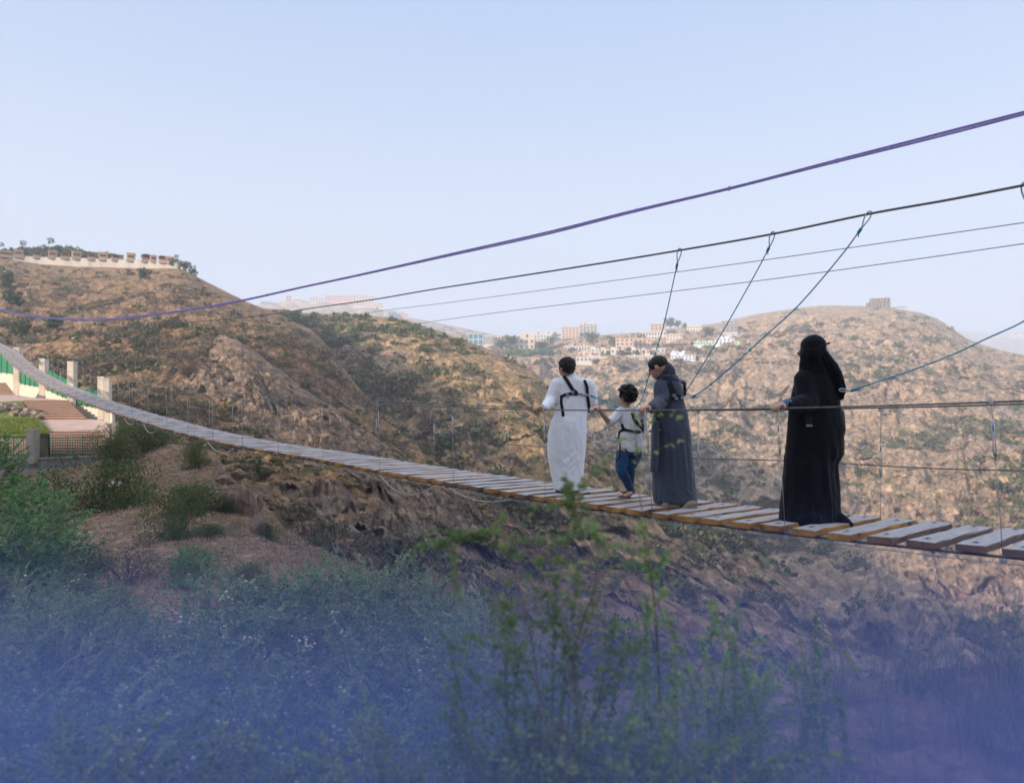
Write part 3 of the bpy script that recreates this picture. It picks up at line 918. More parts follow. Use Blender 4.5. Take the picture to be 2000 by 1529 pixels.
# ---- left hilltop: white retaining wall with a row of little summer houses
pxs = np.linspace(-330, 347, 90)
mb = MB()
top, bot = [], []
for x in pxs:
    b = left_hill.A[int(np.argmin(np.abs(left_hill.px - x))), -1]
    k = b[1] / F
    yb = np.interp(x, [-330, 0, 24, 60, 115, 150, 225, 266, 330, 347], [507, 508, 510, 513, 518, 521, 521, 523, 521, 521])
    yt = np.interp(x, [-330, 0, 25, 100, 200, 270, 330, 347], [499, 502, 503, 504.5, 508, 510, 514, 516])
    bot.append((b[0] * .994, b[1] * .994, (HY - yb) * k - 3))
    top.append((b[0] * .994, b[1] * .994, (HY - yt) * k))
top, bot = np.array(top), np.array(bot)
back = np.array([1.006, 1.006, 1])
n = len(top)
V = np.concatenate([bot, top, top * back, bot * back])
Fc = []
for i in range(n - 1):
    for a, b in ((0, 1), (1, 2), (2, 3)):
        Fc.append((a * n + i, a * n + i + 1, b * n + i + 1, b * n + i))
Fc += [(0, n, 2 * n, 3 * n), (n - 1, 4 * n - 1, 3 * n - 1, 2 * n - 1)]
tag(MB().add(V, Fc).build('retaining_wall', paint('whitewash', (.40, .375, .35))), 'long whitewashed retaining wall under the hilltop summer houses', 'wall')


def hut(px, w_px, h_px, arched, label, group, col):
    i = int(np.argmin(np.abs(pxs - px)))
    p = top[i].copy()
    k = p[1] / F
    w, h = w_px * k, h_px * k
    e = empty('summer_house', (p[0] * .997, p[1] * .997, p[2] - .25), -math.atan2(p[0], p[1]) + random.uniform(-.1, .1))
    tag(e, label, 'summer house', group)
    d = w * .9
    MB().box((0, d / 2 - .6, -.15), (w * 1.08, d, .5)).build('platform', cream, e)
    MB().box((0, d - .75, h / 2), (w * .96, .2, h)).build('back_wall', col, e)
    for x in (-1, 1):
        MB().box((x * w * .42, d / 2 - .6, h * .5), (w * .14, d * .9, h - .2)).build('side_wall', col, e)
    MB().box((0, -.62, h * .22), (w * .68, .14, h * .3)).build('parapet', col, e)
    if arched:
        a = np.linspace(0, math.pi, 13)
        o_ = np.stack([np.cos(a) * w * .56, np.zeros(13), h * .72 + np.sin(a) * h * .34], -1)
        i_ = o_ - np.array([0, 0, .28])
        V = np.concatenate([o_ + [0, -.9, 0], o_ + [0, d, 0], i_ + [0, -.9, 0], i_ + [0, d, 0]])
        Fc = []
        for j in range(12):
            Fc += [(j, j + 1, 13 + j + 1, 13 + j), (26 + j, 39 + j, 39 + j + 1, 26 + j + 1), (j, 26 + j, 26 + j + 1, j + 1), (13 + j, 13 + j + 1, 39 + j + 1, 39 + j)]
        MB().add(V, Fc).build('roof', M['brown_wood'], e)
    else:
        MB().box((0, d / 2 - .6, h + .1), (w * 1.06, d * 1.05, .42)).build('roof', col, e)
        MB().box((0, -.55, h * .8), (w * .7, .2, h * .2)).build('lintel', col, e)


sand = paint('sand_wall', (.60, .42, .26))
gw = np.array([top[i] * np.array([1.016, 1.016, 1]) for i in range(n) if 14 < pxs[i] < 338])
gh = np.array([(5.2 + 1.2 * math.sin(i * 2.1) + (1.5 if i % 5 < 2 else 0)) * g_[1] / F for i, g_ in enumerate(gw)])
gV = np.concatenate([gw - [0, 0, .5], gw + np.stack([gh * 0, gh * 0, gh], 1), (gw + np.stack([gh * 0, gh * 0, gh], 1)) * [1.02, 1.02, 1], gw * [1.02, 1.02, 1] - [0, 0, .5]])
m_ = len(gw)
gF = []
for i in range(m_ - 1):
    for a, b in ((0, 1), (1, 2), (2, 3)):
        gF.append((a * m_ + i, a * m_ + i + 1, b * m_ + i + 1, b * m_ + i))
gF += [(0, m_, 2 * m_, 3 * m_), (m_ - 1, 4 * m_ - 1, 3 * m_ - 1, 2 * m_ - 1)]
tag(MB().add(gV, gF).build('garden_wall', paint('tan_wall', (.36, .25, .155))), 'low tan garden wall joining the backs of the summer houses', 'wall')
for px in (38, 100, 151, 202, 252):
    hut(px, 15, 12, False, 'square sandy summer house with one wide opening along the white wall', 'square summer houses', sand)
for px in (74, 126, 177, 227):
    hut(px, 15, 9, True, 'low summer house with a dark arched roof between square ones', 'arched summer houses', paint('clay_wall', (.52, .33, .20)))
hut(286, 16, 12, True, 'big arched summer house nearest the right end of the row', None, paint('clay_wall', (.52, .33, .20)))
hut(300, 11, 10, False, 'narrow pinkish square summer house between two arched ones', None, paint('rose_wall', (.60, .40, .33)))
hut(313, 13, 11, True, 'arched summer house with a see-through front near the wall end', None, paint('clay_wall', (.52, .33, .20)))
hut(328, 13, 10, False, 'last square summer house beside the grey mesh enclosure', None, paint('rose_wall', (.60, .40, .33)))
for px, w_px, lb in ((15, 26, 'flat brown pavilion at the left end of the summer houses'),):
    hut(px, w_px, 9, False, lb, None, paint('clay_wall', (.52, .33, .20)))
i = int(np.argmin(np.abs(pxs - 190)))
p = top[i] * np.array([1.06, 1.06, 1])
k = p[1] / F
e = empty('long_hall', (p[0], p[1], p[2]), -math.atan2(p[0], p[1]))
tag(e, 'long flat roofed brown hall behind the summer houses', 'building')
MB().box((0, 4, 6.2 * .5), (95 * k, 8, 6.2)).build('wall', sand, e)
MB().box((0, 4, 6.35), (97 * k, 9, .35)).build('roof', M['brown_wood'], e)
for c in range(12):
    o = link('window', win_mesh(2.4, 1.8), None, e)
    o.location = ((c - 5.5) * 95 * k / 12, -.02, 4.0)
p = top[-1]
e = empty('mesh_enclosure', (p[0], p[1], p[2] - 1.2), -math.atan2(p[0], p[1]) - .3)
tag(e, 'grey wire mesh enclosure at the right end of the white wall', 'enclosure')
for j in range(7):
    MB().box((-1.2 + j * .75, 0, 1.0 - j * .16), (.1, .1, 3.0)).build('post', M['galv'], e)
for j in range(7):
    MB().box((1.05, 0, -.2 + j * .36), (4.6, .05, .05), Matrix.Rotation(.2, 3, 'Y')).build('mesh_wire', M['galv'], e)
for px, s, k_, lb in ((6, 1.5, 0, 'tree at the far left above the white wall'), (13, 1.25, 1, 'thin leafed tree left of the flat brown pavilion'), (30, 1.45, 2, 'bushy tree behind the first square summer house'), (41, 1.7, 0, 'full green tree left of the first arched summer house'),
                      (66, 1.35, 3, 'ragged tree above the first arched summer house'), (82, 1.6, 1, 'dark full tree right of the first arched summer house'), (88, 1.4, 3, 'second ragged tree among the summer houses'), (105, 1.9, 0, 'tallest round tree above the summer houses'),
                      (117, 1.8, 2, 'slender pointed tree right of the tallest round tree'), (142, 1.5, 3, 'olive tree left of the long brown hall'), (221, 1.3, 1, 'bright green tree before the right half of the long hall'), (173, 1.1, 3, 'dull bush-like tree on top of the long hall roof line')):
    i = int(np.argmin(np.abs(pxs - px)))
    put_tree(top[i] * np.array([1.03, 1.03, 1]) + np.array([0, 0, -.6]), s, lb, 'trees on the left hilltop', k_)
for px, py, s, lb in ((345, 522, 1.0, 'bushy dark tree below the mesh enclosure'), (362, 527, .8, 'small dark tree on the slope edge right of the enclosure'), (378, 537, .7, 'wind-bent bush-like tree lower on the slope edge'), (283, 545, 1.0, 'upright dark tree alone on the ochre slope below the wall'),
                      (10, 560, 1.3, 'dense dark tree at the far left of the slope'), (20, 600, 1.2, 'dark rounded tree above the violet rope end'), (112, 645, .9, 'dark green tree hanging over the rock face'), (40, 655, .8, 'fresh green tree above the bridge end')):
    put_tree(left_hill.locate(px, py) - np.array([0, 0, .5]), s, lb, 'trees on the left slope')


# ------------------------------------------------------------------ the footbridge
AL = math.atan2(1189, F)
DV = np.array([-math.sin(AL), math.cos(AL), 0])     # along the bridge, away from the viewer
NV = np.array([math.cos(AL), math.sin(AL), 0])      # across it, away from the viewer
P1 = 1189 / F and math.cos(AL) / .1395
WB = 1.2
_tab = np.array([(77.8, 9.9), (65, 7.4), (53.1, 5.22), (46.2, 3.56), (37.4, 2.03), (29.2, .90), (24.5, .335), (19.0, -.23), (15.7, -.48), (12.7, -.615), (10.72, -.727), (9.2, -.797), (8.0, -.842),
                 (7.5, -.855), (6.6, -.86), (5.55, -.85), (4.69, -.83), (3, -.75), (0, -.5), (-4, .1), (-8, .9)])[::-1]
_s = np.arange(-12.5, 98, .05)
_z = np.interp(_s, (_tab[:, 0] - P1 * math.sin(AL)) / math.cos(AL), _tab[:, 1])
_k = np.exp(-.5 * (np.arange(-40, 41) * .05 / .8) ** 2)
_z = np.convolve(np.pad(_z, 40, 'reflect', reflect_type='odd'), _k / _k.sum(), 'valid')
S0, S1 = -11.5, 94.0


def deck_z(s):
    return np.interp(s, _s, _z)


def rail_h(s):
    return np.interp(s, [0, 6, 14, 22, 90], [.95, .98, 1.02, 1.06, 1.08])


def on_bridge(s, q, h=0.0):
    """point s metres along, q metres from the near edge, h above the boards"""
    return NV * (P1 + q) + DV * s + np.array([0, 0, float(deck_z(s)) + h])


def s_at(px, q):
    """station where the line q metres behind the near edge crosses a picture column"""
    Y = (P1 + q) / P1 * (1189 / .1395 / 1189 * F / (px + 189))
    return (Y - (P1 + q) * math.sin(AL)) / math.cos(AL)


def plank_mat():
    m, nt, b = new_mat('bridge_board_wood')
    v = coords(nt, (1, 1, 1))
    oi = N(nt, 'ShaderNodeObjectInfo')
    at = N(nt, 'ShaderNodeAttribute', attribute_name='tint')
    va = N(nt, 'ShaderNodeVectorMath', operation='ADD')
    nt.links.new(v, va.inputs[0])
    cb = N(nt, 'ShaderNodeCombineXYZ')
    ml = N(nt, 'ShaderNodeMath', operation='MULTIPLY')
    nt.links.new(oi.outputs['Random'], ml.inputs[0])
    ml.inputs[1].default_value = 57.0
    nt.links.new(ml.outputs[0], cb.inputs[0])
    nt.links.new(cb.outputs[0], va.inputs[1])
    mp = N(nt, 'ShaderNodeMapping')
    mp.inputs['Scale'].default_value = (1.5, 14, 14)
    nt.links.new(va.outputs[0], mp.inputs[0])
    grain = noise_tex(nt, mp.outputs[0], 3, 7, .65, .5)
    blot = noise_tex(nt, va.outputs[0], 3.2, 4, .6)
    top = ramp(nt, [(.3, (.30, .28, .28)), (.7, (.50, .48, .49))])
    nt.links.new(grain, top.inputs[0])
    end = ramp(nt, [(.34, (.07, .055, .05)), (.46, (.44, .20, .055)), (.72, (.66, .36, .11))])
    nt.links.new(blot, end.inputs[0])
    endg = ramp(nt, [(.3, (.6, .6, .6)), (.7, (1.15, 1.15, 1.15))])
    nt.links.new(grain, endg.inputs[0])
    endc = mixc(nt, 1.0, end.outputs[0], endg.outputs[0], 'MULTIPLY')
    # some boards are weathered grey on their sides
    gr = N(nt, 'ShaderNodeMath', operation='GREATER_THAN')
    nt.links.new(oi.outputs['Random'], gr.inputs[0])
    gr.inputs[1].default_value = .62
    gm = N(nt, 'ShaderNodeMath', operation='MULTIPLY')
    nt.links.new(gr.outputs[0], gm.inputs[0])
    gm.inputs[1].default_value = .7
    endc = mixc(nt, gm.outputs[0], endc, (.10, .085, .085))
    tcn = nt.nodes.new('ShaderNodeTexCoord')
    sp = N(nt, 'ShaderNodeSeparateXYZ')
    nt.links.new(tcn.outputs['Normal'], sp.inputs[0])
    up = ramp(nt, [(.55, (0, 0, 0)), (.8, (1, 1, 1))])
    nt.links.new(sp.outputs[2], up.inputs[0])
    c = mixc(nt, up.outputs[0], endc, top.outputs[0])
    nt.links.new(c, b.inputs['Base Color'])
    b.inputs['Roughness'].default_value = .7
    b.inputs['Specular IOR Level'].default_value = .25
    bp = N(nt, 'ShaderNodeBump')
    bp.inputs['Strength'].default_value = .35
    bp.inputs['Distance'].default_value = .004
    nt.links.new(grain, bp.inputs['Height'])
    nt.links.new(bp.outputs[0], b.inputs['Normal'])
    return m


M['plank'] = plank_mat()
BO = on_bridge(0, .6)
bridge = empty('footbridge', BO)
tag(bridge, 'long sagging suspension footbridge of grey wooden boards between steel cables', 'footbridge')
PITCH, PW, PT = .288, .185, .05


def plank_mesh(seed):
    r = np.random.RandomState(seed)
    xs = np.linspace(-WB / 2, WB / 2, 9)
    c = .006
    prof = [(-PW / 2, -PT / 2 + c), (-PW / 2, PT / 2 - c), (-PW / 2 + c, PT / 2), (PW / 2 - c, PT / 2), (PW / 2, PT / 2 - c), (PW / 2, -PT / 2 + c), (PW / 2 - c, -PT / 2), (-PW / 2 + c, -PT / 2)]
    V = []
    for x in xs:
        for y, z in prof:
            V.append((x, y + .003 * r.normal(), z + .002 * r.normal() + .004 * math.sin(x * 2 + seed)))
    Fc = []
    for i in range(8):
        for k in range(8):
            Fc.append((i * 8 + k, i * 8 + (k + 1) % 8, (i + 1) * 8 + (k + 1) % 8, (i + 1) * 8 + k))
    Fc += [tuple(range(8))[::-1], tuple(range(64, 72))]
    me = bpy.data.meshes.new('plank')
    me.from_pydata(V, [], Fc)
    me.materials.append(M['plank'])
    return me


pmesh = [plank_mesh(i) for i in range(6)]
PHASE = s_at(1717, 0) % PITCH
stations = np.arange(math.ceil((S0 - PHASE) / PITCH), int((S1 - PHASE) / PITCH)) * PITCH + PHASE
first = int(np.argmin(np.abs(stations - s_at(2010, 0))))
ink = simple('black_stencil_ink', (.03, .03, .04), .3, 60, .7)


def plank_matrix(s, jit=True):
    ds = .05
    t = on_bridge(s + ds, .6) - on_bridge(s - ds, .6)
    t /= np.linalg.norm(t)
    up = np.cross(NV, t)
    r = np.random.RandomState(int(abs(s) * 1000) % 99991)
    sh = NV * r.normal() * .012 + up * (-PT / 2 + r.normal() * .002)
    c = on_bridge(s, .6) + sh - BO
    a = r.normal() * .012 if jit else 0
    x = NV * math.cos(a) + t * math.sin(a)
    y = np.cross(up, x)
    return Matrix(((x[0], y[0], up[0], c[0]), (x[1], y[1], up[1], c[1]), (x[2], y[2], up[2], c[2]), (0, 0, 0, 1)))


def number_mesh(txt):
    cu = bpy.data.curves.new('plank_number', 'FONT')
    cu.body = txt
    cu.size = .05
    cu.extrude = .0006
    cu.align_x = cu.align_y = 'CENTER'
    ob = bpy.data.objects.new('tmp', cu)
    COL.objects.link(ob)
    dg = bpy.context.evaluated_depsgraph_get()
    me = bpy.data.meshes.new_from_object(ob.evaluated_get(dg))
    bpy.data.objects.remove(ob)
    bpy.data.curves.remove(cu)
    me.materials.clear()
    me.materials.append(ink)
    return me


rest = MB()
for i, s in enumerate(stations):
    if first <= i < first + 100:
        o = link('plank', pmesh[(i * 7) % 6], None, bridge)
        Mx = plank_matrix(s)
        o.matrix_local = Mx
        if i < first + 11:
            me = number_mesh(str(550 - (i - first)))
            for x, rot in ((-WB / 2 + .13, 0), (WB / 2 - .13, math.pi)):
                n_ = link('plank_number', me, None, o)
                n_.location = (x, 0, PT / 2 + .0075)
                n_.rotation_euler = (0, 0, rot)
    else:
        A = np.array(plank_matrix(s))
        me = pmesh[(i * 7) % 6]
        V = np.array([v.co[:] for v in me.vertices]) @ A[:3, :3].T + A[:3, 3]
        rest.add(V, [tuple(p.vertices) for p in me.polygons])
o = rest.build('plank_run', M['plank'], bridge)
o['kind'] = 'stuff'

ss = np.concatenate([np.arange(S0, 20, .25), np.arange(20, S1 + 4, .6)])


def run(q, hf, name, r, mat, n=8):
    mb = MB().tube(np.array([on_bridge(s, q, hf(s)) for s in ss]), r, n)
    return mb.build(name, mat, bridge, True, BO)


run(-.03, lambda s: rail_h(s), 'handrail_cable', .0068, M['cable'])
run(WB + .03, lambda s: rail_h(s) + .015, 'handrail_cable', .0068, M['cable'])
run(WB + .03, lambda s: .46 * rail_h(s) / .96 + .012 * math.sin(s * 2.2), 'side_cable', .0052, M['cable'])
for q in (.09, WB - .09):
    run(q, lambda s: -PT - .016, 'deck_cable', .011, M['cable'])
run(-.012, lambda s: -PT - .03 - .012 * abs(math.sin(s * 1.1)), 'edge_wire', .0035, M['wire'])
# hangers of thin wire with a turnbuckle
fs = [s_at(x, 0) for x in (1960, 1535, 1275, 1066)]
fs += list(np.arange(fs[-1] + 1.75, S1, 1.9))
bs = [s_at(x, WB) for x in (1718, 1361, 1158)]
bs += list(np.arange(bs[-1] + 1.7, S1, 1.9))
for side, lst in ((0, fs), (1, bs)):
    for j, s in enumerate(lst):
        if s > 70:
            continue
        q = -.03 if side == 0 else WB + .03
        r = np.random.RandomState(j * 2 + side)
        a = on_bridge(s + (.06 if side == 0 else 0) * (j < 3), q, float(rail_h(s)) - .004)
        b = on_bridge(s, q + (.02 if side == 0 else -.02), -PT - .03)
        f0, f1 = (.12, .34) if side == 0 else (.30, .56)
        L = lambda f: a * (1 - f) + b * f
        wr = .0028 if s < 12 else .0045
        h = MB().tube([L(0), L(f0 * .5), L(f0)], wr, 5).tube([L(f1), L((f1 + 1) / 2) + NV * .008, L(1)], wr, 5).build('hanger', M['wire'], bridge, True, BO)
        mb = MB()
        for dx in (-.011, .011):
            mb.tube([L(f0) + DV * dx * .6, L(f1) + DV * dx * .6], .0032, 6)
        mb.tube([L(f0) - (b - a) * .02, L(f0 + .06)], .0062, 6).tube([L(f1 - .06), L(f1) + (b - a) * .02], .0062, 6)
        o = mb.build('turnbuckle', M['galv'], h, True, BO)
        for f in (0.0, 1.0):
            MB().box(L(f), (.03, .03, .024)).build('cable_clamp', M['galv'], h, False, BO)
# slack rope loops hanging under the boards
for x0, x1, dip in ((745, 850, 27), (408, 458, 14), (282, 308, 12), (245, 263, 8), (880, 1000, 14)):
    sa, sb = s_at(x0, 0), s_at(x1, 0)
    a, b = on_bridge(sa, -.02, -PT - .02), on_bridge(sb, -.02, -PT - .03)
    pts = []
    for t in np.linspace(0, 1, 15):
        p = a * (1 - t) + b * t
        p[2] -= dip * p[1] / F * 4 * t * (1 - t)
        pts.append(p)
    MB().tube(pts, .006 if x0 > 700 else .011, 6).build('slack_rope', M['white_rope'], bridge, True, BO)


# ------------------------------------------------------------------ ropes and cables strung above the bridge
def strung(pts, k, name, r, mat, label, cat, far=None, n=6, group=None, off=(0, 0)):
    a = np.array(sorted(pts), float)
    fine = smoothline(a, 14)
    out = []
    for x, y in fine:
        Y = k * 8522 * F / 1189 / (x + 189) if far is None else 1 / np.interp(x, [0, 2000], [1 / far[0], 1 / far[1]])
        out.append(P(x + off[0], y + off[1] * (F / Y) / 200, Y))
    out = np.array(out)
    a0, a1 = out[0] - (out[1] - out[0]) * 6, out[-1] + (out[-1] - out[-2]) / np.linalg.norm(out[-1] - out[-2]) * 7
    out = np.vstack([a0, out, a1])
    o = MB().tube(out, r, n).build(name, mat, None, True)
    return tag(o, label, cat, group), out


LIFE = [(-40, 585), (0, 604), (60, 622), (125, 634), (200, 639.5), (325, 632), (430, 624), (500, 617), (555, 610.5), (615, 601), (730, 585), (850, 564.5), (980, 544.5), (1160, 516.5), (1328, 489), (1510, 457), (1700, 417.5), (1850, 391), (2000, 362)]
life, LP = strung(LIFE, 1.1, 'safety_cable', np.linspace(.010, .010, 500)[0], M['cable'], 'thick dark safety cable that the three lanyard clips hang from', 'cable', n=8)
PUR = [(-40, 590), (0, 603), (40, 613.5), (120, 623), (200, 624), (300, 614.5), (400, 600), (480, 585.5), (590, 561), (700, 537.5), (900, 493), (1070, 455), (1240, 412), (1430, 367), (1620, 318), (1810, 270), (2000, 221)]
prope = empty('rope', (0, 0, 0))
tag(prope, 'pair of violet ropes running highest above the bridge, bound together at intervals', 'rope')
for dy, r_, mt in ((-.30, .0085, 'purple'), (.0, .0066, 'purple_light'), (.34, .0085, 'purple')):
    a = smoothline(np.array(PUR, float), 14)
    out = []
    for x, y in a:
        Y = 1 / np.interp(x, [-40, 2000], [1 / 19.0, 1 / 6.2])
        p = P(x, y, Y)
        p[2] -= dy * .034 * (1 + .35 * math.sin(x / 130.0))
        p[1] += dy * .01
        out.append(p)
    out = np.array(out)
    out = np.vstack([out[0] - (out[1] - out[0]) * 8, out, out[-1] + (out[-1] - out[-2]) / np.linalg.norm(out[-1] - out[-2]) * 14])
    MB().tube(out, r_, 7).build('strand', M[mt], prope, True)
for x in (523, 1243, 1424, 1635):
    y = np.interp(x, *np.array(PUR).T)
    Y = 1 / np.interp(x, [-40, 2000], [1 / 19.0, 1 / 6.2])
    c = P(x, y, Y)
    MB().box(c, (.022, .024, .040)).build('binding', M['purple'], prope)
strung([(200, 690), (400, 665), (600, 630), (700, 615), (760, 605), (900, 588), (1200, 548), (1500, 507), (1750, 471), (2000, 435)], 1.22, 'guy_wire', .0042, M['wire'], 'upper of the two thin grey wires crossing the sky', 'wire')
strung([(300, 712), (550, 678), (700, 652), (845, 628), (1000, 607), (1250, 577), (1500, 546), (1750, 512), (2000, 476)], 1.24, 'guy_wire', .0042, M['wire'], 'lower of the two thin grey wires crossing the sky', 'wire')

# anchor towers at both ends of the bridge
for s_, dz, lb in ((S1 - .3, 17, 'concrete anchor tower holding the far end of the footbridge'), (S0 + .3, 6, 'concrete anchor tower holding the near end of the footbridge')):
    o0 = on_bridge(s_, WB / 2)
    te = empty('anchor_tower', o0 - np.array([0, 0, dz]))
    tag(te, lb, 'tower')
    rz = Matrix.Rotation(AL, 3, 'Z')
    for q in (-.45, WB + .45):
        c = on_bridge(s_, q)
        MB().box(c + np.array([0, 0, (1.7 - dz) / 2]), (.5, .7, 1.7 + dz), rz).build('column', M['concrete'], te, False, te.location)
    c = on_bridge(s_, WB / 2)
    MB().box(c + np.array([0, 0, -.35]), (WB + .4, .7, .4), rz).build('beam', M['concrete'], te, False, te.location)


# ------------------------------------------------------------------ the terrace with steps below the far bridge end
def wallY(px):
    return 1 / (.02273 + (px - 205) * 3.565e-5)


def WP(px, py, dY=0.0):
    return P(px, py, wallY(px) + dY)


def slab(pts_top, pts_bot, th, name, mat, parent=None, origin=None):
    """upright sheet of thickness th between two polylines"""
    a, b = np.array(pts_top), np.array(pts_bot)
    n = len(a)
    off = np.array([.0, th, 0])
    V = np.concatenate([a, b, b + off, a + off])
    Fc = []
    for i in range(n - 1):
        Fc += [(i, i + 1, n + i + 1, n + i), (2 * n + i, 2 * n + i + 1, 3 * n + i + 1, 3 * n + i), (i, 3 * n + i, 3 * n + i + 1, i + 1), (n + i, n + i + 1, 2 * n + i + 1, 2 * n + i)]
    Fc += [(0, n, 2 * n, 3 * n), (n - 1, 4 * n - 1, 3 * n - 1, 2 * n - 1)]
    return MB().add(V, Fc).build(name, mat, parent, False, origin)


OW = WP(120, 830)
e = empty('boundary_wall', OW)
tag(e, 'cream wall with square pillars and green metal panels behind the bridge end', 'wall')
wt = [(-60, 726), (-10, 727.5), (0, 728), (28, 731), (40, 750), (79, 757), (96, 764), (134, 781), (141, 786), (147, 791), (190, 797), (212, 803), (219, 806)]
wb = [(-60, 790), (-10, 790), (0, 790), (28, 800), (40, 810), (79, 822), (96, 828), (134, 836), (141, 838), (147, 840), (190, 846), (212, 856), (219, 860)]
slab([WP(*p) for p in wt], [WP(x, y + 14) for x, y in wb], .3, 'wall', M['plaster'], e, OW)
for x, yt, yb, wpx in ((35.5, 680, 780, 11), (86, 702, 790, 11.4), (141.5, 707.5, 800, 12), (200.5, 737, 820, 12), (211.5, 741, 838, 9.5)):
    w_ = wpx * wallY(x) / F
    c0, c1 = WP(x, yt), WP(x, yb)
    MB().box(((c0 + c1) / 2) + np.array([0, -.02, 0]), (w_, w_ * 1.1, c0[2] - c1[2])).box(c0 + np.array([0, -.02, .02]), (w_ * 1.06, w_ * 1.16, .05)).build('pillar', M['plaster'], e, False, OW)
for pts in (((-20, 676, -20, 727), (28, 692, 28, 731)), ((39, 722, 39, 751), (80, 748, 80, 755)), ((92, 722, 92, 762), (135, 744, 135, 779)), ((148, 757, 148, 790), (194, 763, 194, 797)), ((204, 762, 204, 790), (207, 762, 207, 790))):
    t_ = [WP(pts[0][0], pts[0][1], .08), WP(pts[1][0], pts[1][1], .08)]
    b_ = [WP(pts[0][2], pts[0][3] + 3, .08), WP(pts[1][2], pts[1][3] + 3, .08)]
    pn = slab(t_, b_, .05, 'green_panel', M['panel'], e, OW)
    for f in np.linspace(.04, .96, 5 if pts[1][0] - pts[0][0] > 10 else 2):
        a_, c_ = t_[0] * (1 - f) + t_[1] * f, b_[0] * (1 - f) + b_[1] * f
        MB().tube([a_ - np.array([0, .03, 0]), c_ - np.array([0, .03, 0])], .03, 6).build('panel_post', M['rail_green'], pn, True, OW)

# raised terrace body: paved landings, steps, lawn and rough stone edging
GY0 = 35.5


def TP(px, py, Y):
    return P(px, py, Y)


def sheet(pts, th, name, mat, kind='structure', label=None, cat=None):
    a = np.array(pts)
    n = len(a)
    V = np.concatenate([a, a - np.array([0, 0, th])])
    Fc = [tuple(range(n))] + [(i, n + i, n + (i + 1) % n, (i + 1) % n) for i in range(n)] + [tuple(range(2 * n - 1, n - 1, -1))]
    o = MB().add(V, Fc).build(name, mat)
    if kind:
        o['kind'] = kind
    return tag(o, label, cat)


def stairs(px0, px1, pyt, pyb, Yt, Yb, n, label, lean=0):
    tl, tr, bl, br = P(px0[0], pyt, Yt), P(px1[0], pyt, Yt), P(px0[1], pyb, Yb), P(px1[1], pyb, Yb)
    c = (bl + br) / 2
    e = empty('staircase', c)
    tag(e, label, 'stairs')
    for i in range(n):
        f0, f1 = i / n, (i + 1) / n
        a0, b0 = bl * (1 - f0) + tl * f0, br * (1 - f0) + tr * f0
        a1, b1 = bl * (1 - f1) + tl * f1, br * (1 - f1) + tr * f1
        zt, zb = a1[2], a0[2] - .3
        V = []
        for p, z in ((a0, zb), (b0, zb), (b1, zb), (a1, zb), (a0, zt), (b0, zt), (b1, zt), (a1, zt)):
            V.append((p[0], p[1] + (.004 * i), z))
        # worn nosing, slightly proud of the riser
        m = MB().add(V, [(0, 1, 2, 3), (4, 7, 6, 5), (0, 4, 5, 1), (1, 5, 6, 2), (2, 6, 7, 3), (3, 7, 4, 0)])
        st = m.build('step', M['step'], e, False, c)
        mb = MB()
        p0, p1 = np.array(V[4]), np.array(V[5])
        mb.box((p0 + p1) / 2 + np.array([0, -.02, -.03]), (np.linalg.norm(p1 - p0), .10, .06), Matrix.Rotation(math.atan2(p1[1] - p0[1], p1[0] - p0[0]), 3, 'Z'))
        mb.build('nosing', M['brickpave'], st, False, c)


stairs((-70, -60), (9, 28), 748, 772, 54, 51, 6, 'upper flight of red brick steps beside the cream wall')
sheet([TP(-90, 770.5, 51), TP(28, 770.5, 51), TP(60, 776, 50), TP(135, 782, 48.6), TP(-90, 786, 47)], .8, 'path', M['brickpave'])
stairs((40, 78), (131, 168), 781.5, 819, 48.4, 43.2, 9, 'long middle flight of red brick steps under the bridge')
sheet([TP(76, 819, 43.2), TP(171, 818.5, 43.2), TP(202, 821, 42.6), TP(214, 838, 40.4), TP(97, 842, 39.6)], .9, 'path', M['brickpave'])
stairs((97, 100), (203, 210), 841, 888, 39.6, 36.6, 9, 'lowest flight of steps behind the green railing')
sheet([TP(-90, 787, 47), TP(40, 783, 48), TP(78, 821, 43), TP(97, 842, 39.6), TP(60, 848, 38.6), TP(-90, 851, 38.6)], .10, 'lawn', simple('lawn_soil', (.13, .17, .045), .35, 1.5, .95, .4, 20))
sheet([TP(-90, 793, 46.9), TP(38, 789.5, 47.9), TP(77, 825, 42.9), TP(94, 846.5, 39.55), TP(60, 852, 38.7), TP(-90, 855, 38.7)], 1.4, 'terrain', M['stone'])
r = np.random.RandomState(5)
gp = []
while len(gp) < 2600:
    x, y = r.uniform(-80, 94), r.uniform(820, 848)
    if x > 60 + (y - 805) * .85:
        continue
    gp.append(P(x, y, np.interp(y, [787, 850], [47, 38.6])))
gp = np.array(gp)
V, Q, t = tufts(gp, np.full(len(gp), .16), 10, .5, 6, 1.0, .25)
tag(link('grass', npmesh('grass', V, Q, t), M['lawn']), 'short sunny lawn on the terrace beside the steps', 'grass', None, 'stuff')


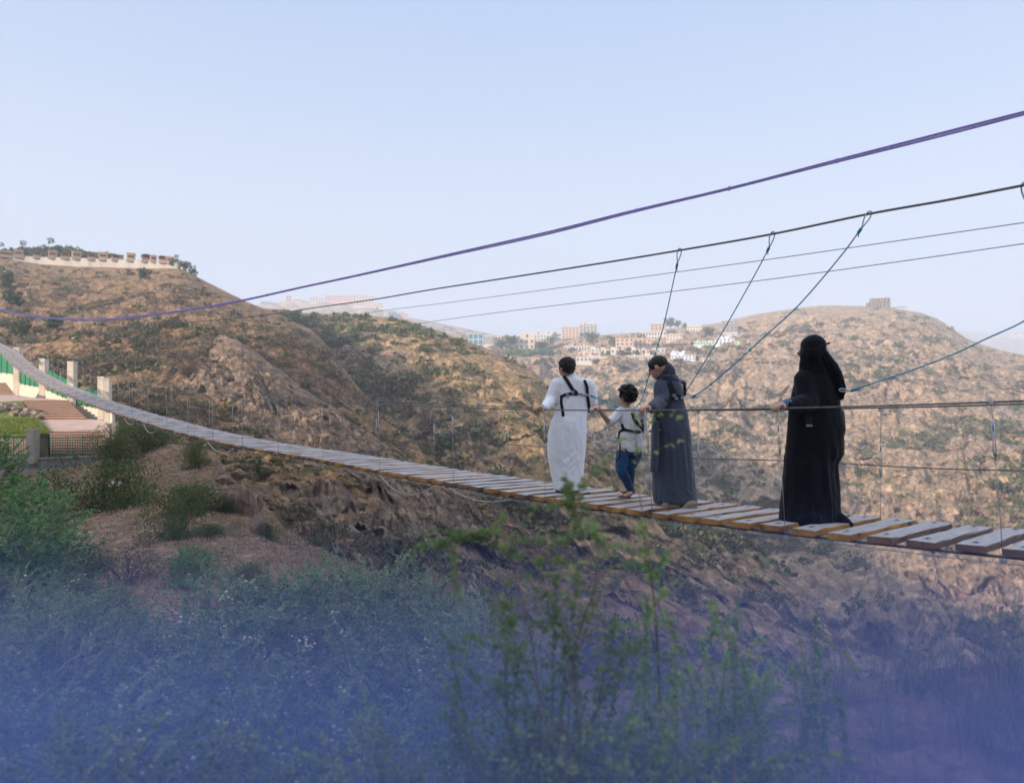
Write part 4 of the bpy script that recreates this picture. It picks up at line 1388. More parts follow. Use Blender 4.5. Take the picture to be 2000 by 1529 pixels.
def boulder(p, s, seed, name='boulder', mat='stone', label=None, cat='boulder', group=None, sq=(1, 1, .8), n=5):
    """angular rock: several cracked blocks grown together"""
    import bmesh
    r = np.random.RandomState(int(seed * 10) + 3)
    mb = MB()
    for k in range(n):
        q = r.normal(size=(22, 3))
        q /= np.linalg.norm(q, axis=1)[:, None]
        q = q * r.uniform(.75, 1.0, (22, 1)) * (1.0 if k == 0 else r.uniform(.4, .75)) * np.array([1, 1, r.uniform(.8, 1.25)])
        q += 0 if k == 0 else r.normal(size=3) * .42
        bm = bmesh.new()
        for v in q:
            bm.verts.new(v)
        bmesh.ops.convex_hull(bm, input=bm.verts[:])
        bmesh.ops.subdivide_edges(bm, edges=bm.edges[:], cuts=3, use_grid_fill=True)
        bm.verts.index_update()
        V = np.array([v.co[:] for v in bm.verts])
        V = V * (1 + .07 * fbm(V[:, 0] * 3 + seed, V[:, 1] * 3, V[:, 2] * 2, 4, True))[:, None]
        mb.add(V, [tuple(v.index for v in f.verts) for f in bm.faces])
        bm.free()
    o = mb.build(name, M[mat])
    o.location = p
    o.scale = (s * sq[0], s * sq[1], s * sq[2])
    o.rotation_euler = (0, 0, seed * 1.7)
    return tag(o, label, cat, group)


for i, (x, y, s) in enumerate(((8, 799, .62), (24, 800, .55), (40, 803, .60), (56, 806, .56), (66, 811, .5), (74, 816, .46), (0, 805, .6), (32, 810, .5), (50, 813, .48))):
    boulder(P(x, y, np.interp(y, [787, 850], [47, 38.6])), s * .8, i + 3.3, label='rough tan stone in the low edging between lawn and steps', group='edging stones of the lawn')

# front retaining wall of concrete blocks with its green railing
fe = empty('terrace_wall', P(130, 935, GY0))
tag(fe, 'grey block and concrete retaining wall at the foot of the terrace', 'wall')
OF = np.array(P(130, 935, GY0))


def block_mat():
    m, nt, b = new_mat('grey_block_masonry')
    br = N(nt, 'ShaderNodeTexBrick')
    br.inputs['Color1'].default_value = (.27, .27, .29, 1)
    br.inputs['Color2'].default_value = (.22, .22, .25, 1)
    br.inputs['Mortar'].default_value = (.15, .15, .16, 1)
    br.inputs['Scale'].default_value = 1.0
    br.inputs['Brick Width'].default_value = .62
    br.inputs['Row Height'].default_value = .22
    br.inputs['Mortar Size'].default_value = .012
    v = coords(nt, (1, 1, 1), (R(90), 0, 0))
    nt.links.new(v, br.inputs['Vector'])
    f = noise_tex(nt, v, 3.0, 6, .7)
    rp = ramp(nt, [(.3, (.7, .7, .7)), (.7, (1.2, 1.18, 1.15))])
    nt.links.new(f, rp.inputs[0])
    nt.links.new(mixc(nt, 1.0, br.outputs['Color'], rp.outputs[0], 'MULTIPLY'), b.inputs['Base Color'])
    b.inputs['Roughness'].default_value = .95
    return m


M['block'] = block_mat()
slab([P(-90, 893, GY0 + .5), P(72, 897, GY0 + .05), P(205, 891, GY0)], [P(-90, 915, GY0 + .5), P(72, 916, GY0 + .05), P(205, 910, GY0)], .4, 'block_course', M['block'], fe, OF)
slab([P(-90, 915, GY0 + .47), P(72, 916, GY0), P(205, 910, GY0 - .03)], [P(-90, 960, GY0 + .47), P(72, 960, GY0), P(205, 955, GY0 - .03)], .5, 'concrete_base', M['concrete'], fe, OF)
slab([P(-90, 890.5, GY0 + .4), P(72, 894.5, GY0 - .05), P(205, 888.5, GY0 - .08)], [P(-90, 893, GY0 + .4), P(72, 897, GY0 - .05), P(205, 891, GY0 - .08)], .5, 'coping', M['concrete'], fe, OF)
slab([P(72, 934.5, GY0 - .12), P(205, 928, GY0 - .15)], [P(72, 936.5, GY0 - .12), P(205, 930, GY0 - .15)], .1, 'kerb_line', M['concrete'], fe, OF)
pl = MB()
c0, c1 = P(64, 841, GY0 - .1), P(64, 905, GY0 - .1)
tag(MB().box((c0 + c1) / 2, (.41, .41, c0[2] - c1[2])).box(c0 + np.array([0, 0, .03]), (.47, .47, .07)).build('pillar', M['concrete']), 'weathered square concrete pillar between the two green railings', 'pillar')
c0, c1 = P(225, 827, 38), P(225, 870, 38)
tag(MB().box((c0 + c1) / 2, (.24, .24, c0[2] - c1[2])).box(c0 + np.array([0, 0, .02]), (.28, .28, .05)).build('pillar', M['concrete']), 'narrow concrete pillar at the foot of the cream wall', 'pillar')


def railing(px0, px1, yt, yb, Y0, Y1, n, label):
    a, b = P(px0, yt[0], Y0), P(px1, yt[1], Y1)
    a2, b2 = P(px0, yb[0], Y0), P(px1, yb[1], Y1)
    e = empty('railing', (a2 + b2) / 2)
    tag(e, label, 'railing')
    o = (a2 + b2) / 2
    for f, nm in ((.06, 'top_rail'), (.90, 'bottom_rail')):
        MB().tube([a * (1 - f) + a2 * f, b * (1 - f) + b2 * f], .024, 6).build(nm, M['rail_green'], e, True, o)
    for i in range(n + 1):
        f = i / n
        p, q = a * (1 - f) + b * f, a2 * (1 - f) + b2 * f
        MB().tube([p, q], .014 if i % 6 else .026, 5).build('bar', M['rail_green'], e, True, o)


railing(74, 205, (853, 850), (895, 889), GY0 + .15, GY0 + .15, 27, 'green barred railing in front of the lowest steps')
railing(-90, 56, (852, 852), (889, 893), GY0 + .6, GY0 + .2, 30, 'green barred railing left of the concrete pillar')


# ------------------------------------------------------------------ people
def ell(c, r, rot=None, n=14, m=10):
    th, ph = np.linspace(0, 2 * math.pi, n, endpoint=False), np.linspace(-math.pi / 2, math.pi / 2, m + 1)[1:-1]
    V = [(0, 0, -1)]
    for p in ph:
        V += [(math.cos(p) * math.cos(t), math.cos(p) * math.sin(t), math.sin(p)) for t in th]
    V.append((0, 0, 1))
    V = np.array(V) * np.array(r)
    if rot is not None:
        V = V @ np.array(rot).T
    V = V + np.array(c)
    Fc = [(0, 1 + (k + 1) % n, 1 + k) for k in range(n)]
    q = len(ph)
    for i in range(q - 1):
        for k in range(n):
            Fc.append((1 + i * n + k, 1 + i * n + (k + 1) % n, 1 + (i + 1) * n + (k + 1) % n, 1 + (i + 1) * n + k))
    L = 1 + (q - 1) * n
    Fc += [(L + k, L + (k + 1) % n, len(V) - 1) for k in range(n)]
    return V, Fc


def limb(pts, rad, n=12):
    """tapered closed limb through pts"""
    pts, rad = np.array(pts, float), np.array(rad, float)
    if len(pts) > 2:
        f = smoothline(np.concatenate([pts, rad[:, None]], 1), 5)
        pts, rad = f[:, :3], f[:, 3]
    d0, d1 = pts[0] - pts[1], pts[-1] - pts[-2]
    d0, d1 = d0 / np.linalg.norm(d0), d1 / np.linalg.norm(d1)
    pts = np.vstack([pts[0] + d0 * rad[0] * .9, pts[0] + d0 * rad[0] * .55, pts, pts[-1] + d1 * rad[-1] * .55, pts[-1] + d1 * rad[-1] * .9])
    rad = np.concatenate([[rad[0] * .35, rad[0] * .8], rad, [rad[-1] * .8, rad[-1] * .35]])
    V, Q = tube(pts, rad, n)
    k = len(V)
    return V, [tuple(q) for q in Q] + [tuple(range(n))[::-1], tuple(range(k - n, k))]


def loft(rings, n=28, fold=None):
    """closed sleeve of ellipse rings (cx, cy, cz, rx, ry)"""
    rings = np.array(rings, float)
    rings = smoothline(rings, 6)
    th = np.linspace(0, 2 * math.pi, n, endpoint=False)
    V = []
    for cx, cy, cz, rx, ry in rings:
        V.append(np.stack([cx + rx * np.cos(th), cy + ry * np.sin(th), np.full(n, cz)], -1))
    V = np.concatenate(V)
    m = len(rings)
    Fc = [(i * n + k, i * n + (k + 1) % n, (i + 1) * n + (k + 1) % n, (i + 1) * n + k) for i in range(m - 1) for k in range(n)]
    Fc += [tuple(range(n))[::-1], tuple(range((m - 1) * n, m * n))]
    return V, Fc


def fuse(parts, voxel, smooth=4, displace=None):
    """union of overlapping closed shapes as one continuous surface"""
    mb = MB()
    for V, Fc in parts:
        mb.add(V, Fc)
    me = bpy.data.meshes.new('tmp')
    me.from_pydata(mb.v, [], mb.f)
    import bmesh
    bm = bmesh.new()
    bm.from_mesh(me)
    bmesh.ops.recalc_face_normals(bm, faces=bm.faces)
    bm.to_mesh(me)
    bm.free()
    ob = bpy.data.objects.new('tmp', me)
    COL.objects.link(ob)
    m1 = ob.modifiers.new('r', 'REMESH')
    m1.mode = 'VOXEL'
    m1.voxel_size = voxel
    m1.adaptivity = 0
    if smooth:
        m2 = ob.modifiers.new('s', 'SMOOTH')
        m2.iterations = smooth
        m2.factor = .5
    dg = bpy.context.evaluated_depsgraph_get()
    out = bpy.data.meshes.new_from_object(ob.evaluated_get(dg))
    bpy.data.objects.remove(ob)
    bpy.data.meshes.remove(me)
    if displace is not None:
        V = np.zeros(len(out.vertices) * 3)
        out.vertices.foreach_get('co', V)
        V = V.reshape(-1, 3)
        Nn = np.zeros(len(V) * 3)
        out.vertices.foreach_get('normal', Nn)
        Nn = Nn.reshape(-1, 3)
        V = V + Nn * displace(V)[:, None]
        out.vertices.foreach_set('co', V.ravel())
        out.update()
    return out


def rotm(yaw, pitch=0, roll=0):
    return np.array(Matrix.Rotation(yaw, 3, 'Z') @ Matrix.Rotation(pitch, 3, 'X') @ Matrix.Rotation(roll, 3, 'Y'))


def head_parts(c, s, rt):
    """skull, jaw, nose, lips, ears and brow; the face looks along the head's own -Y; c is the middle of the head, s its half height"""
    def T(v):
        return np.array(c) + rt @ (np.array(v) * s)
    A = []
    A.append(ell(T((0, .08, .14)), np.array((.70, .86, .84)) * s, rt))
    A.append(ell(T((0, -.22, -.25)), np.array((.56, .58, .66)) * s, rt))
    A.append(ell(T((0, -.50, -.72)), np.array((.28, .24, .22)) * s, rt))
    A.append(ell(T((0, -.72, .14)), np.array((.44, .16, .12)) * s, rt))
    A.append(limb([T((0, -.80, .06)), T((0, -.98, -.22))], [.07 * s, .13 * s], 8))
    A.append(ell(T((0, -.74, -.46)), np.array((.24, .12, .07)) * s, rt))
    A.append(ell(T((0, -.72, -.56)), np.array((.20, .12, .07)) * s, rt))
    for x in (-1, 1):
        A.append(ell(T((x * .72, .06, -.06)), np.array((.09, .19, .29)) * s, rt))
    return A


def eyes(c, s, rt, parent, origin):
    for x in (-1, 1):
        p = np.array(c) + rt @ (np.array((x * .28, -.70, .02)) * s)
        MB().add(*ell(p, (.075 * s,) * 3)).build('eye', M['strap'], parent, True, origin)


def hand_parts(wrist, tip_dir, side_dir, down, s=1.0, curl=1.0):
    """palm, four unequal fingers bent over the cable and a thumb from the side of the palm"""
    t, sd, dn = [np.array(v, float) / np.linalg.norm(v) for v in (tip_dir, side_dir, down)]
    A = []
    w = np.array(wrist, float)
    pc = w + t * .05 * s
    B = np.stack([sd, t, -dn], 1)
    A.append(ell(pc, (.042 * s, .052 * s, .016 * s), B))
    A.append(limb([w - t * .03 * s, w + t * .02 * s], [.026 * s, .027 * s], 10))
    for i, (o, L, r) in enumerate(((-.031, .062, .0088), (-.0105, .072, .0092), (.0105, .067, .0088), (.031, .052, .0080))):
        a = pc + sd * o * s + t * .042 * s
        b = a + (t * .9 + dn * .25 * curl) * L * .45 * s
        c_ = b + (t * .25 + dn * .95 * curl) * L * .40 * s
        d_ = c_ + (-t * .55 * curl + dn * .75) * L * .32 * s
        A.append(limb([a, b, c_, d_], [r * s * 1.08, r * s, r * s * .95, r * s * .8], 8))
    a = w + t * .022 * s - sd * .034 * s
    b = a + (t * .55 - sd * .35 + dn * .5) * .036 * s
    c_ = b + (t * .55 + dn * .8) * .030 * s
    A.append(limb([a, b, c_], [.0125 * s, .011 * s, .0088 * s], 8))
    return A


class Fig:
    def __init__(self, Y, base_px, base_py, label):
        self.Y = Y
        self.o = P(base_px, base_py, Y)
        self.e = empty('person', self.o)
        tag(self.e, label, 'person')
        self.trees = []

    def p(self, px, py, d=0.0):
        """picture position at the figure's distance, then d metres deeper (straight back)"""
        q = P(px, py, self.Y)
        q[1] += d
        return q

    def ring(self, l, r, py, ry, d=0.0):
        a, b = self.p(l, py), self.p(r, py)
        c = (a + b) / 2
        return (c[0], c[1] + d, c[2], (b[0] - a[0]) / 2, ry)

    def add(self, me, name, mat, parent=None, smooth=True, hit=False):
        V = np.zeros(len(me.vertices) * 3)
        me.vertices.foreach_get('co', V)
        V = V.reshape(-1, 3)
        if hit:
            self.trees.append(BVHTree.FromPolygons(V.tolist(), [tuple(p.vertices) for p in me.polygons]))
        me.vertices.foreach_set('co', (V - self.o).ravel())
        me.update()
        return link(name, me, mat, parent or self.e, smooth)

    def on(self, px, py, lift=.006):
        """point on the clothes seen at this picture position"""
        d = Vector(((px - CX) / F, 1, (HY - py) / F)).normalized()
        best = None
        for t in self.trees:
            h = t.ray_cast(Vector((0, 0, 0)), d)
            if h[0] is not None and (best is None or h[3] < best[1]):
                best = (np.array(h[0]), h[3])
        return (best[0] if best else self.p(px, py)) - np.array(d) * lift

    def strap(self, pts, w, name='strap', lift=.006, parent=None, mat='strap', n=10):
        a = smoothline(np.array(pts, float), n)
        c = np.array([self.on(x, y, lift) for x, y in a])
        for _ in range(3):
            c[1:-1, 1] = (c[:-2, 1] + c[1:-1, 1] * 2 + c[2:, 1]) / 4
        t = np.gradient(c, axis=0)
        t /= np.linalg.norm(t, axis=1)[:, None] + 1e-9
        view = c / np.linalg.norm(c, axis=1)[:, None]
        s = np.cross(t, view)
        s /= np.linalg.norm(s, axis=1)[:, None] + 1e-9
        V = np.concatenate([c + s * w / 2, c - s * w / 2, c - s * w / 2 - view * .004, c + s * w / 2 - view * .004])
        m = len(c)
        Fc = []
        for i in range(m - 1):
            for A_, B_ in ((0, 1), (1, 2), (2, 3), (3, 0)):
                Fc.append((A_ * m + i, A_ * m + i + 1, B_ * m + i + 1, B_ * m + i))
        Fc += [(0, m, 2 * m, 3 * m), (m - 1, 4 * m - 1, 3 * m - 1, 2 * m - 1)]
        return MB().add(V, Fc).build(name, M[mat], parent or self.e, False, self.o)


def folds(scale, amp, z0, z1, tw=0.0, seed=0.0, creases=()):
    """long hanging folds that deepen towards the hem (z1 top, z0 hem)"""
    def f(V):
        k = np.clip((z1 - V[:, 2]) / (z1 - z0), 0, 1)
        x, y = V[:, 0] + tw * (V[:, 2] - z0), V[:, 1]
        a = .55 * fbm(x / scale + seed, y / scale, V[:, 2] / (scale * 9) + seed, 3) + .45 * fbm(x / (scale * .62) + seed, y / (scale * .62), V[:, 2] / (scale * 8) - seed, 3, True)
        b = 1.5 * fbm(V[:, 0] / .11 + seed + V[:, 2] * 3, V[:, 1] / .11, V[:, 2] / .15 + seed, 3, True)
        d = amp * (.25 + .9 * k) * a * 1.6 + .0045 * b
        for (p0, p1, w, dep) in creases:
            p0, p1 = np.array(p0), np.array(p1)
            u = p1 - p0
            L = np.linalg.norm(u)
            u = u / L
            r = V - p0
            t = np.clip(r @ u, 0, L)
            D = np.linalg.norm(r - t[:, None] * u, axis=1)
            q = np.sin(np.pi * np.clip(t / L, 0, 1))
            d = d + q * dep * (np.exp(-(D / w) ** 2) - .7 * np.exp(-((D - 1.9 * w) / w) ** 2))
        return d - .006
    return f


RAIL = lambda px: on_bridge(s_at(px, -.03), -.03, float(rail_h(s_at(px, 0))))
KP = {}

# ---- man in the long white robe
f = Fig(8.47, 1105, 963, 'man in a long white robe and black chest harness gripping the near handrail')
q = f.p
hr = RAIL(1046)
rt = rotm(R(-142), 0) @ rotm(0, R(10))
hc, hs_ = q(1106, 719, 0), .118
lsh, lel, lwr = q(1088, 751, .02), q(1076, 781, .02), hr + np.array([.085, .05, .035])
rsh, rel, rwr = q(1150, 752, .02), q(1157, 785, .05), q(1150, 806, -.0) + np.array([0, .26, 0])
body = head_parts(hc, hs_, rt) + [
    limb([q(1108, 728, .0), q(1111, 742, .02), q(1114, 752, .03)], [.054, .056, .07]),
    loft([(*q(1118, 752, .05), .15, .085), (*q(1117, 790, .05), .15, .10), (*q(1112, 830, .05), .13, .10), (*q(1108, 860, .05), .15, .11)]),
    limb([lsh, lel, lwr], [.05, .042, .028]), limb([rsh, rel, rwr], [.05, .042, .028]),
    limb([q(1098, 858, .04), q(1096, 905, .0), q(1100, 956, .03)], [.085, .055, .035]), limb([q(1120, 858, .06), q(1119, 905, .06), q(1117, 955, .14)], [.085, .055, .035]),
] + hand_parts(lwr, hr + np.array([-.02, -.03, .02]) - lwr, DV, (0, 0, -1), 1.0) + hand_parts(rwr, (-.3, .6, -.4), (1, .3, 0), (0, .3, -1), 1.0)
bm_ = f.add(fuse(body, .0068, 2), 'body', M['skin'])
eyes(hc, hs_, rt, bm_, f.o)
ring = f.ring
hemz = q(1105, 955)[2]
rob = [loft([ring(1102, 1121, 725, .055, .02), ring(1098, 1128, 733, .075, .03), ring(1085, 1146, 742, .11, .04), ring(1082, 1153, 752, .125, .05), ring(1083, 1152, 765, .135, .06), ring(1086, 1149, 785, .14, .06), ring(1083, 1148, 805, .14, .06),
             ring(1076, 1147, 825, .15, .05), ring(1071, 1146.5, 845, .16, .05), ring(1069.5, 1145, 870, .165, .05), ring(1070, 1143.5, 890, .165, .05), ring(1073, 1141.5, 908, .16, .05), ring(1077, 1140, 925, .155, .05), ring(1081, 1138.5, 942, .15, .05), ring(1084, 1137, 957, .145, .05)], 32),
       limb([lsh + np.array([.03, .02, -.01]), lsh, lel, (lel + lwr) / 2 + np.array([0, 0, -.012]), lwr + np.array([.02, .01, -.008])], [.085, .082, .075, .060, .046], 14),
       limb([rsh + np.array([-.04, .02, -.01]), rsh, rel, (rel + rwr) / 2, rwr], [.085, .082, .072, .058, .045], 14)]
cr = [(q(1098, 908, -.12), q(1138, 872, -.12), .022, .008), (q(1086, 892, -.12), q(1108, 934, -.12), .018, .008), (q(1110, 925, -.12), q(1138, 902, -.1), .018, .007), (q(1128, 770, -.08), q(1122, 850, -.1), .018, .005)]
robe = f.add(fuse(rob, .011, 5, folds(.10, .013, hemz, q(0, 780)[2], .25, 3.0, cr)), 'robe', M['white_cloth'], hit=True)
hr_ = [ell(hc + rt @ (np.array((0, .16, .20)) * hs_), np.array((.80, .90, .84)) * hs_, rt), ell(hc + rt @ (np.array((0, .46, -.28)) * hs_), np.array((.60, .46, .44)) * hs_, rt)]
rr = np.random.RandomState(3)
for i in range(240):
    d = rr.normal(size=3)
    d /= np.linalg.norm(d)
    if d[1] < -.35 and d[2] < .45 or d[2] < -.8 or (d[1] < .15 and d[2] < -.45):
        continue
    hr_.append(ell(hc + rt @ ((np.array((0, .14, .24)) + d * np.array((.80, .88, .82))) * hs_), (rr.uniform(.07, .13) * hs_,) * 3, None, 8, 6))
f.add(fuse(hr_, .0065, 1), 'hair', M['hair'])
for (x, y, d, a) in ((1101, 961, -.04, .3), (1121, 962, .08, -.05)):
    c = q(x, y, d)
    f.add(fuse([limb([c + np.array([.02, -.07, .035]), c + np.array([-.02, .03, .03]), c + np.array([-.07, .13, .025])], [.036, .04, .032]), ell(c + np.array([-.01, -.01, .012]), (.045, .12, .014), rotm(R(25)))], .007, 2), 'sandal', M['leather'])
f.strap([(1101, 734), (1110, 747), (1118, 760), (1127, 768)], .043)
f.strap([(1141, 742), (1146, 755), (1147.5, 772), (1150, 790), (1152, 806)], .033)
f.strap([(1094, 776), (1104, 771), (1116, 769), (1128, 770)], .036)
f.strap([(1097, 772), (1096, 785), (1098.5, 800), (1100, 813)], .034)
f.strap([(1120, 768), (1129, 769), (1140, 772), (1147, 773)], .02)
for x, y in ((1108, 771), (1119, 766)):
    c = f.on(x, y, .016)
    MB().box(c, (.03, .008, .045)).build('buckle', M['buckle'], f.e, False, f.o)
KP['man'] = f.on(1131, 769, .02)

# ---- boy in white shirt and jeans
f = Fig(7.72, 1230, 976, 'curly haired boy in a white shirt and blue jeans reaching for the handrail')
q, ring = f.p, f.ring
hr = RAIL(1156)
rt = rotm(R(-140), 0)
hc, hs_ = q(1224, 775, 0), .105
lsh, lel, lwr = q(1211, 806, .02), q(1190, 823, -.03), hr + np.array([.062, .055, .03])
rsh, rel, rwr = q(1251, 806, .03), q(1257, 838, .12), q(1250, 850, .28)
hip_l, kn_l, an_l = q(1217, 880, .02), q(1212, 917, -.06), q(1232, 954, .04)
hip_r, kn_r, an_r = q(1243, 880, .05), q(1232, 918, .02), q(1236, 950, .16)
body = head_parts(hc, hs_, rt) + [limb([q(1223, 786, .01), q(1224, 800, .02)], [.040, .046]),
                                  loft([(*q(1231, 806, .04), .11, .065), (*q(1232, 840, .04), .105, .07), (*q(1231, 868, .04), .085, .07)]),
                                  limb([lsh, lel, lwr], [.038, .032, .021]), limb([rsh, rel, rwr], [.038, .032, .021]),
                                  limb([hip_l, kn_l, an_l], [.065, .045, .028]), limb([hip_r, kn_r, an_r], [.065, .045, .028])]
body += hand_parts(lwr, hr + np.array([-.02, -.03, .018]) - lwr, DV, (0, 0, -1), .82) + hand_parts(rwr, (-.4, .5, .2), (0, .3, 1), (-.6, .4, -.2), .8)
fl, fr_ = q(1225, 972, -.02), q(1236, 966, .12)
for c in (fl, fr_):
    body.append(limb([c + np.array([.03, -.03, .05]), c + np.array([-.01, .02, .024]), c + np.array([-.09, .10, .02])], [.026, .028, .024]))
bm_ = f.add(fuse(body, .0062, 2), 'body', M['skin_child'])
eyes(hc, hs_, rt, bm_, f.o)
sh = [loft([ring(1216, 1236, 795, .05, .02), ring(1208, 1248, 800, .075, .03), ring(1205, 1254, 808, .09, .04), ring(1209, 1254, 822, .10, .04), ring(1210, 1254, 840, .105, .04), ring(1209.5, 1256, 856, .11, .04), ring(1209.5, 1257, 868, .118, .04), ring(1210, 1257, 876, .12, .04)], 28),
      limb([lsh + np.array([.03, .02, 0]), lsh, lel + np.array([.03, .01, .01]), lel + np.array([-.008, 0, .004])], [.062, .060, .054, .048], 14), limb([rsh + np.array([-.03, 0, 0]), rsh, rel, (rel + rwr) / 2], [.062, .060, .052, .042], 14)]
cr = [(q(1215, 810, -.05), q(1200, 822, -.05), .012, .006), (q(1214, 820, -.06), q(1226, 840, -.07), .012, .006), (q(1216, 850, -.06), q(1236, 866, -.07), .012, .005)]
f.add(fuse(sh, .009, 4, folds(.06, .006, q(0, 875)[2], q(0, 800)[2], 0, 5.0, cr)), 'shirt', M['shirt_cloth'], hit=True)
tail = loft([ring(1213, 1254, 862, .112, .035), ring(1215, 1253, 874, .118, .03), ring(1222, 1248, 883, .105, .015)], 24)
f.add(fuse([tail], .009, 3, folds(.06, .004, q(0, 880)[2], q(0, 800)[2], 0, 5.0)), 'shirt_tail', M['shirt_cloth'])
je = [loft([ring(1211, 1254, 866, .085, .04), ring(1210, 1253, 880, .10, .04), ring(1212, 1250, 890, .10, .04)], 24), limb([hip_l + np.array([0, 0, -.03]), (hip_l + kn_l) / 2, kn_l, (kn_l + an_l) / 2, an_l], [.078, .072, .060, .052, .043], 16),
      limb([hip_r + np.array([0, 0, -.03]), (hip_r + kn_r) / 2, kn_r, (kn_r + an_r) / 2, an_r], [.075, .070, .056, .048, .042], 16)]
cr = [(kn_l + np.array([-.05, -.06, .02]), kn_l + np.array([.06, -.05, -.02]), .01, .006), (kn_l + np.array([-.05, -.06, -.03]), kn_l + np.array([.06, -.05, -.05]), .01, .006)]
f.add(fuse(je, .008, 3, folds(.05, .004, an_l[2], hip_l[2], 0, 9.0, cr)), 'jeans', M['denim'], hit=True)
hr_ = [ell(hc + rt @ (np.array((0, .14, .26)) * hs_), np.array((.84, .92, .86)) * hs_, rt), ell(hc + rt @ (np.array((0, .46, -.26)) * hs_), np.array((.62, .48, .44)) * hs_, rt)]
for i in range(420):
    d = rr.normal(size=3)
    d /= np.linalg.norm(d)
    if d[1] < -.3 and d[2] < .40 or d[2] < -.8 or (d[1] < .1 and d[2] < -.5):
        continue
    hr_.append(ell(hc + rt @ ((np.array((0, .14, .28)) + d * np.array((.93, .98, .95)) * rr.uniform(.92, 1.08)) * hs_), (rr.uniform(.08, .15) * hs_,) * 3, None, 8, 6))
f.add(fuse(hr_, .005, 0), 'hair', M['hair'])
for c in (fl, fr_):
    MB().add(*ell(c + np.array([-.03, .04, .006]), (.034, .11, .010), rotm(R(38)))).build('sandal', M['leather'], f.e, True, f.o)
    MB().tube(smoothline([c + np.array([-.055, .03, .012]), c + np.array([-.02, .03, .055]), c + np.array([.0, .06, .012])], 5), .009, 6).build('sandal_strap', M['leather'], f.e, True, f.o)
f.strap([(1235, 806), (1240, 820), (1248, 832), (1254, 842)], .036)
f.strap([(1252, 820), (1255, 832), (1254, 844)], .032)
f.strap([(1214, 828), (1218, 837), (1224, 840), (1236, 842), (1252, 844)], .030)
f.strap([(1222, 838), (1212, 842), (1209.5, 850), (1210, 862)], .028)
MB().tube(smoothline([f.on(1210, 858, .02), q(1208, 880, -.12), q(1206, 892, -.13), q(1200, 899, -.13)], 6), .009, 6).build('strap_end', M['strap'], f.e, True, f.o)
KP['boy'] = f.on(1255, 843.5, .015)

# ---- person in the slate grey coat, bent over the handrail
f = Fig(7.30, 1312, 989, 'person bent forward in an ankle length slate grey coat with a hood')
q, ring = f.p, f.ring
hr = RAIL(1252)
rt = rotm(R(-118), 0) @ rotm(0, R(24))
hc, hs_ = q(1285, 718, 0), .112
lsh, lel, lwr = q(1291, 755, -.02), q(1287, 784, -.10), hr + np.array([.09, .05, .035])
rsh, rel, rwr = q(1330, 752, .10), q(1318, 786, .2), q(1285, 798, .3)
body = head_parts(hc, hs_, rt) + [limb([q(1290, 727, .01), q(1301, 741, .02)], [.048, .055]),
                                  loft([(*q(1311, 750, .04), .13, .08), (*q(1314, 800, .06), .12, .09), (*q(1312, 850, .06), .14, .10)]),
                                  limb([lsh, lel, lwr], [.044, .037, .024]), limb([rsh, rel, rwr], [.044, .037, .024]),
                                  limb([q(1303, 850, .04), q(1300, 920, .0), q(1300, 978, .02)], [.08, .055, .033]), limb([q(1325, 850, .06), q(1326, 920, .06), q(1330, 978, .04)], [.08, .055, .033])]
body += hand_parts(lwr, hr + np.array([-.02, -.03, .02]) - lwr, DV, (0, 0, -1), .94) + hand_parts(rwr, (-.6, .4, -.1), (.3, .6, 0), (0, .2, -1), .92)
bm_ = f.add(fuse(body, .0066, 2), 'body', M['skin'])
eyes(hc, hs_, rt, bm_, f.o)
co_ = [loft([ring(1290, 1321, 736, .085, .03), ring(1282, 1328, 745, .12, .04), ring(1281, 1334, 755, .14, .05), ring(1283, 1338, 768, .15, .06), ring(1286, 1338, 780, .15, .06), ring(1284, 1341, 795, .15, .06), ring(1279, 1346, 810, .16, .06), ring(1276, 1349, 830, .165, .06),
             ring(1275, 1351, 850, .17, .06), ring(1276, 1354, 880, .175, .06), ring(1277, 1357, 910, .18, .06), ring(1278, 1360, 940, .185, .06), ring(1278, 1362, 965, .19, .06), ring(1280, 1363, 982, .19, .06)], 32),
       limb([lsh + np.array([.05, .05, 0]), lsh, lel, (lel + lwr) / 2 + np.array([0, 0, -.015]), lwr + np.array([.025, .01, -.01])], [.085, .080, .074, .066, .058], 14),
       limb([rsh + np.array([-.03, 0, 0]), rsh, rel, rwr], [.085, .080, .07, .055], 14)]
cr = [(q(1333, 955, -.12), q(1352, 968, -.1), .014, .012), (q(1305, 820, -.12), q(1312, 960, -.13), .022, .010), (q(1328, 830, -.1), q(1338, 960, -.12), .022, .010), (q(1286, 830, -.1), q(1284, 970, -.12), .018, .010), (q(1290, 765, -.1), q(1282, 778, -.12), .012, .008)]
f.add(fuse(co_, .0105, 4, folds(.12, .014, q(0, 985)[2], q(0, 790)[2], -.05, 13.0, cr)), 'coat', M['grey_cloth'], hit=True)
fl_ = loft([ring(1272, 1286, 822, .04, -.06), ring(1270, 1284, 850, .05, -.08), ring(1268.5, 1283, 880, .055, -.09), ring(1267.5, 1281, 905, .055, -.09), ring(1267, 1280, 920, .05, -.09)], 20)
f.add(fuse([fl_], .009, 3, folds(.05, .006, q(0, 920)[2], q(0, 820)[2], 0, 17.0)), 'coat_front', M['grey_cloth'])
hd = [ell(q(1301, 727, .02), (.088, .11, .125), rotm(R(30), R(0), R(-24))), ell(q(1304, 738, .03), (.125, .125, .060), rotm(0, 0, R(14))), ell(q(1310, 745, .04), (.10, .11, .06), rotm(0, 0, R(24)))]
f.add(fuse(hd, .0085, 4, folds(.05, .009, q(0, 760)[2], q(0, 705)[2], 1.2, 23.0, [(q(1284, 738, -.08), q(1310, 712, -.06), .012, .010), (q(1286, 744, -.1), q(1320, 742, -.06), .010, .010)])), 'hood', M['grey_scarf'], hit=True)
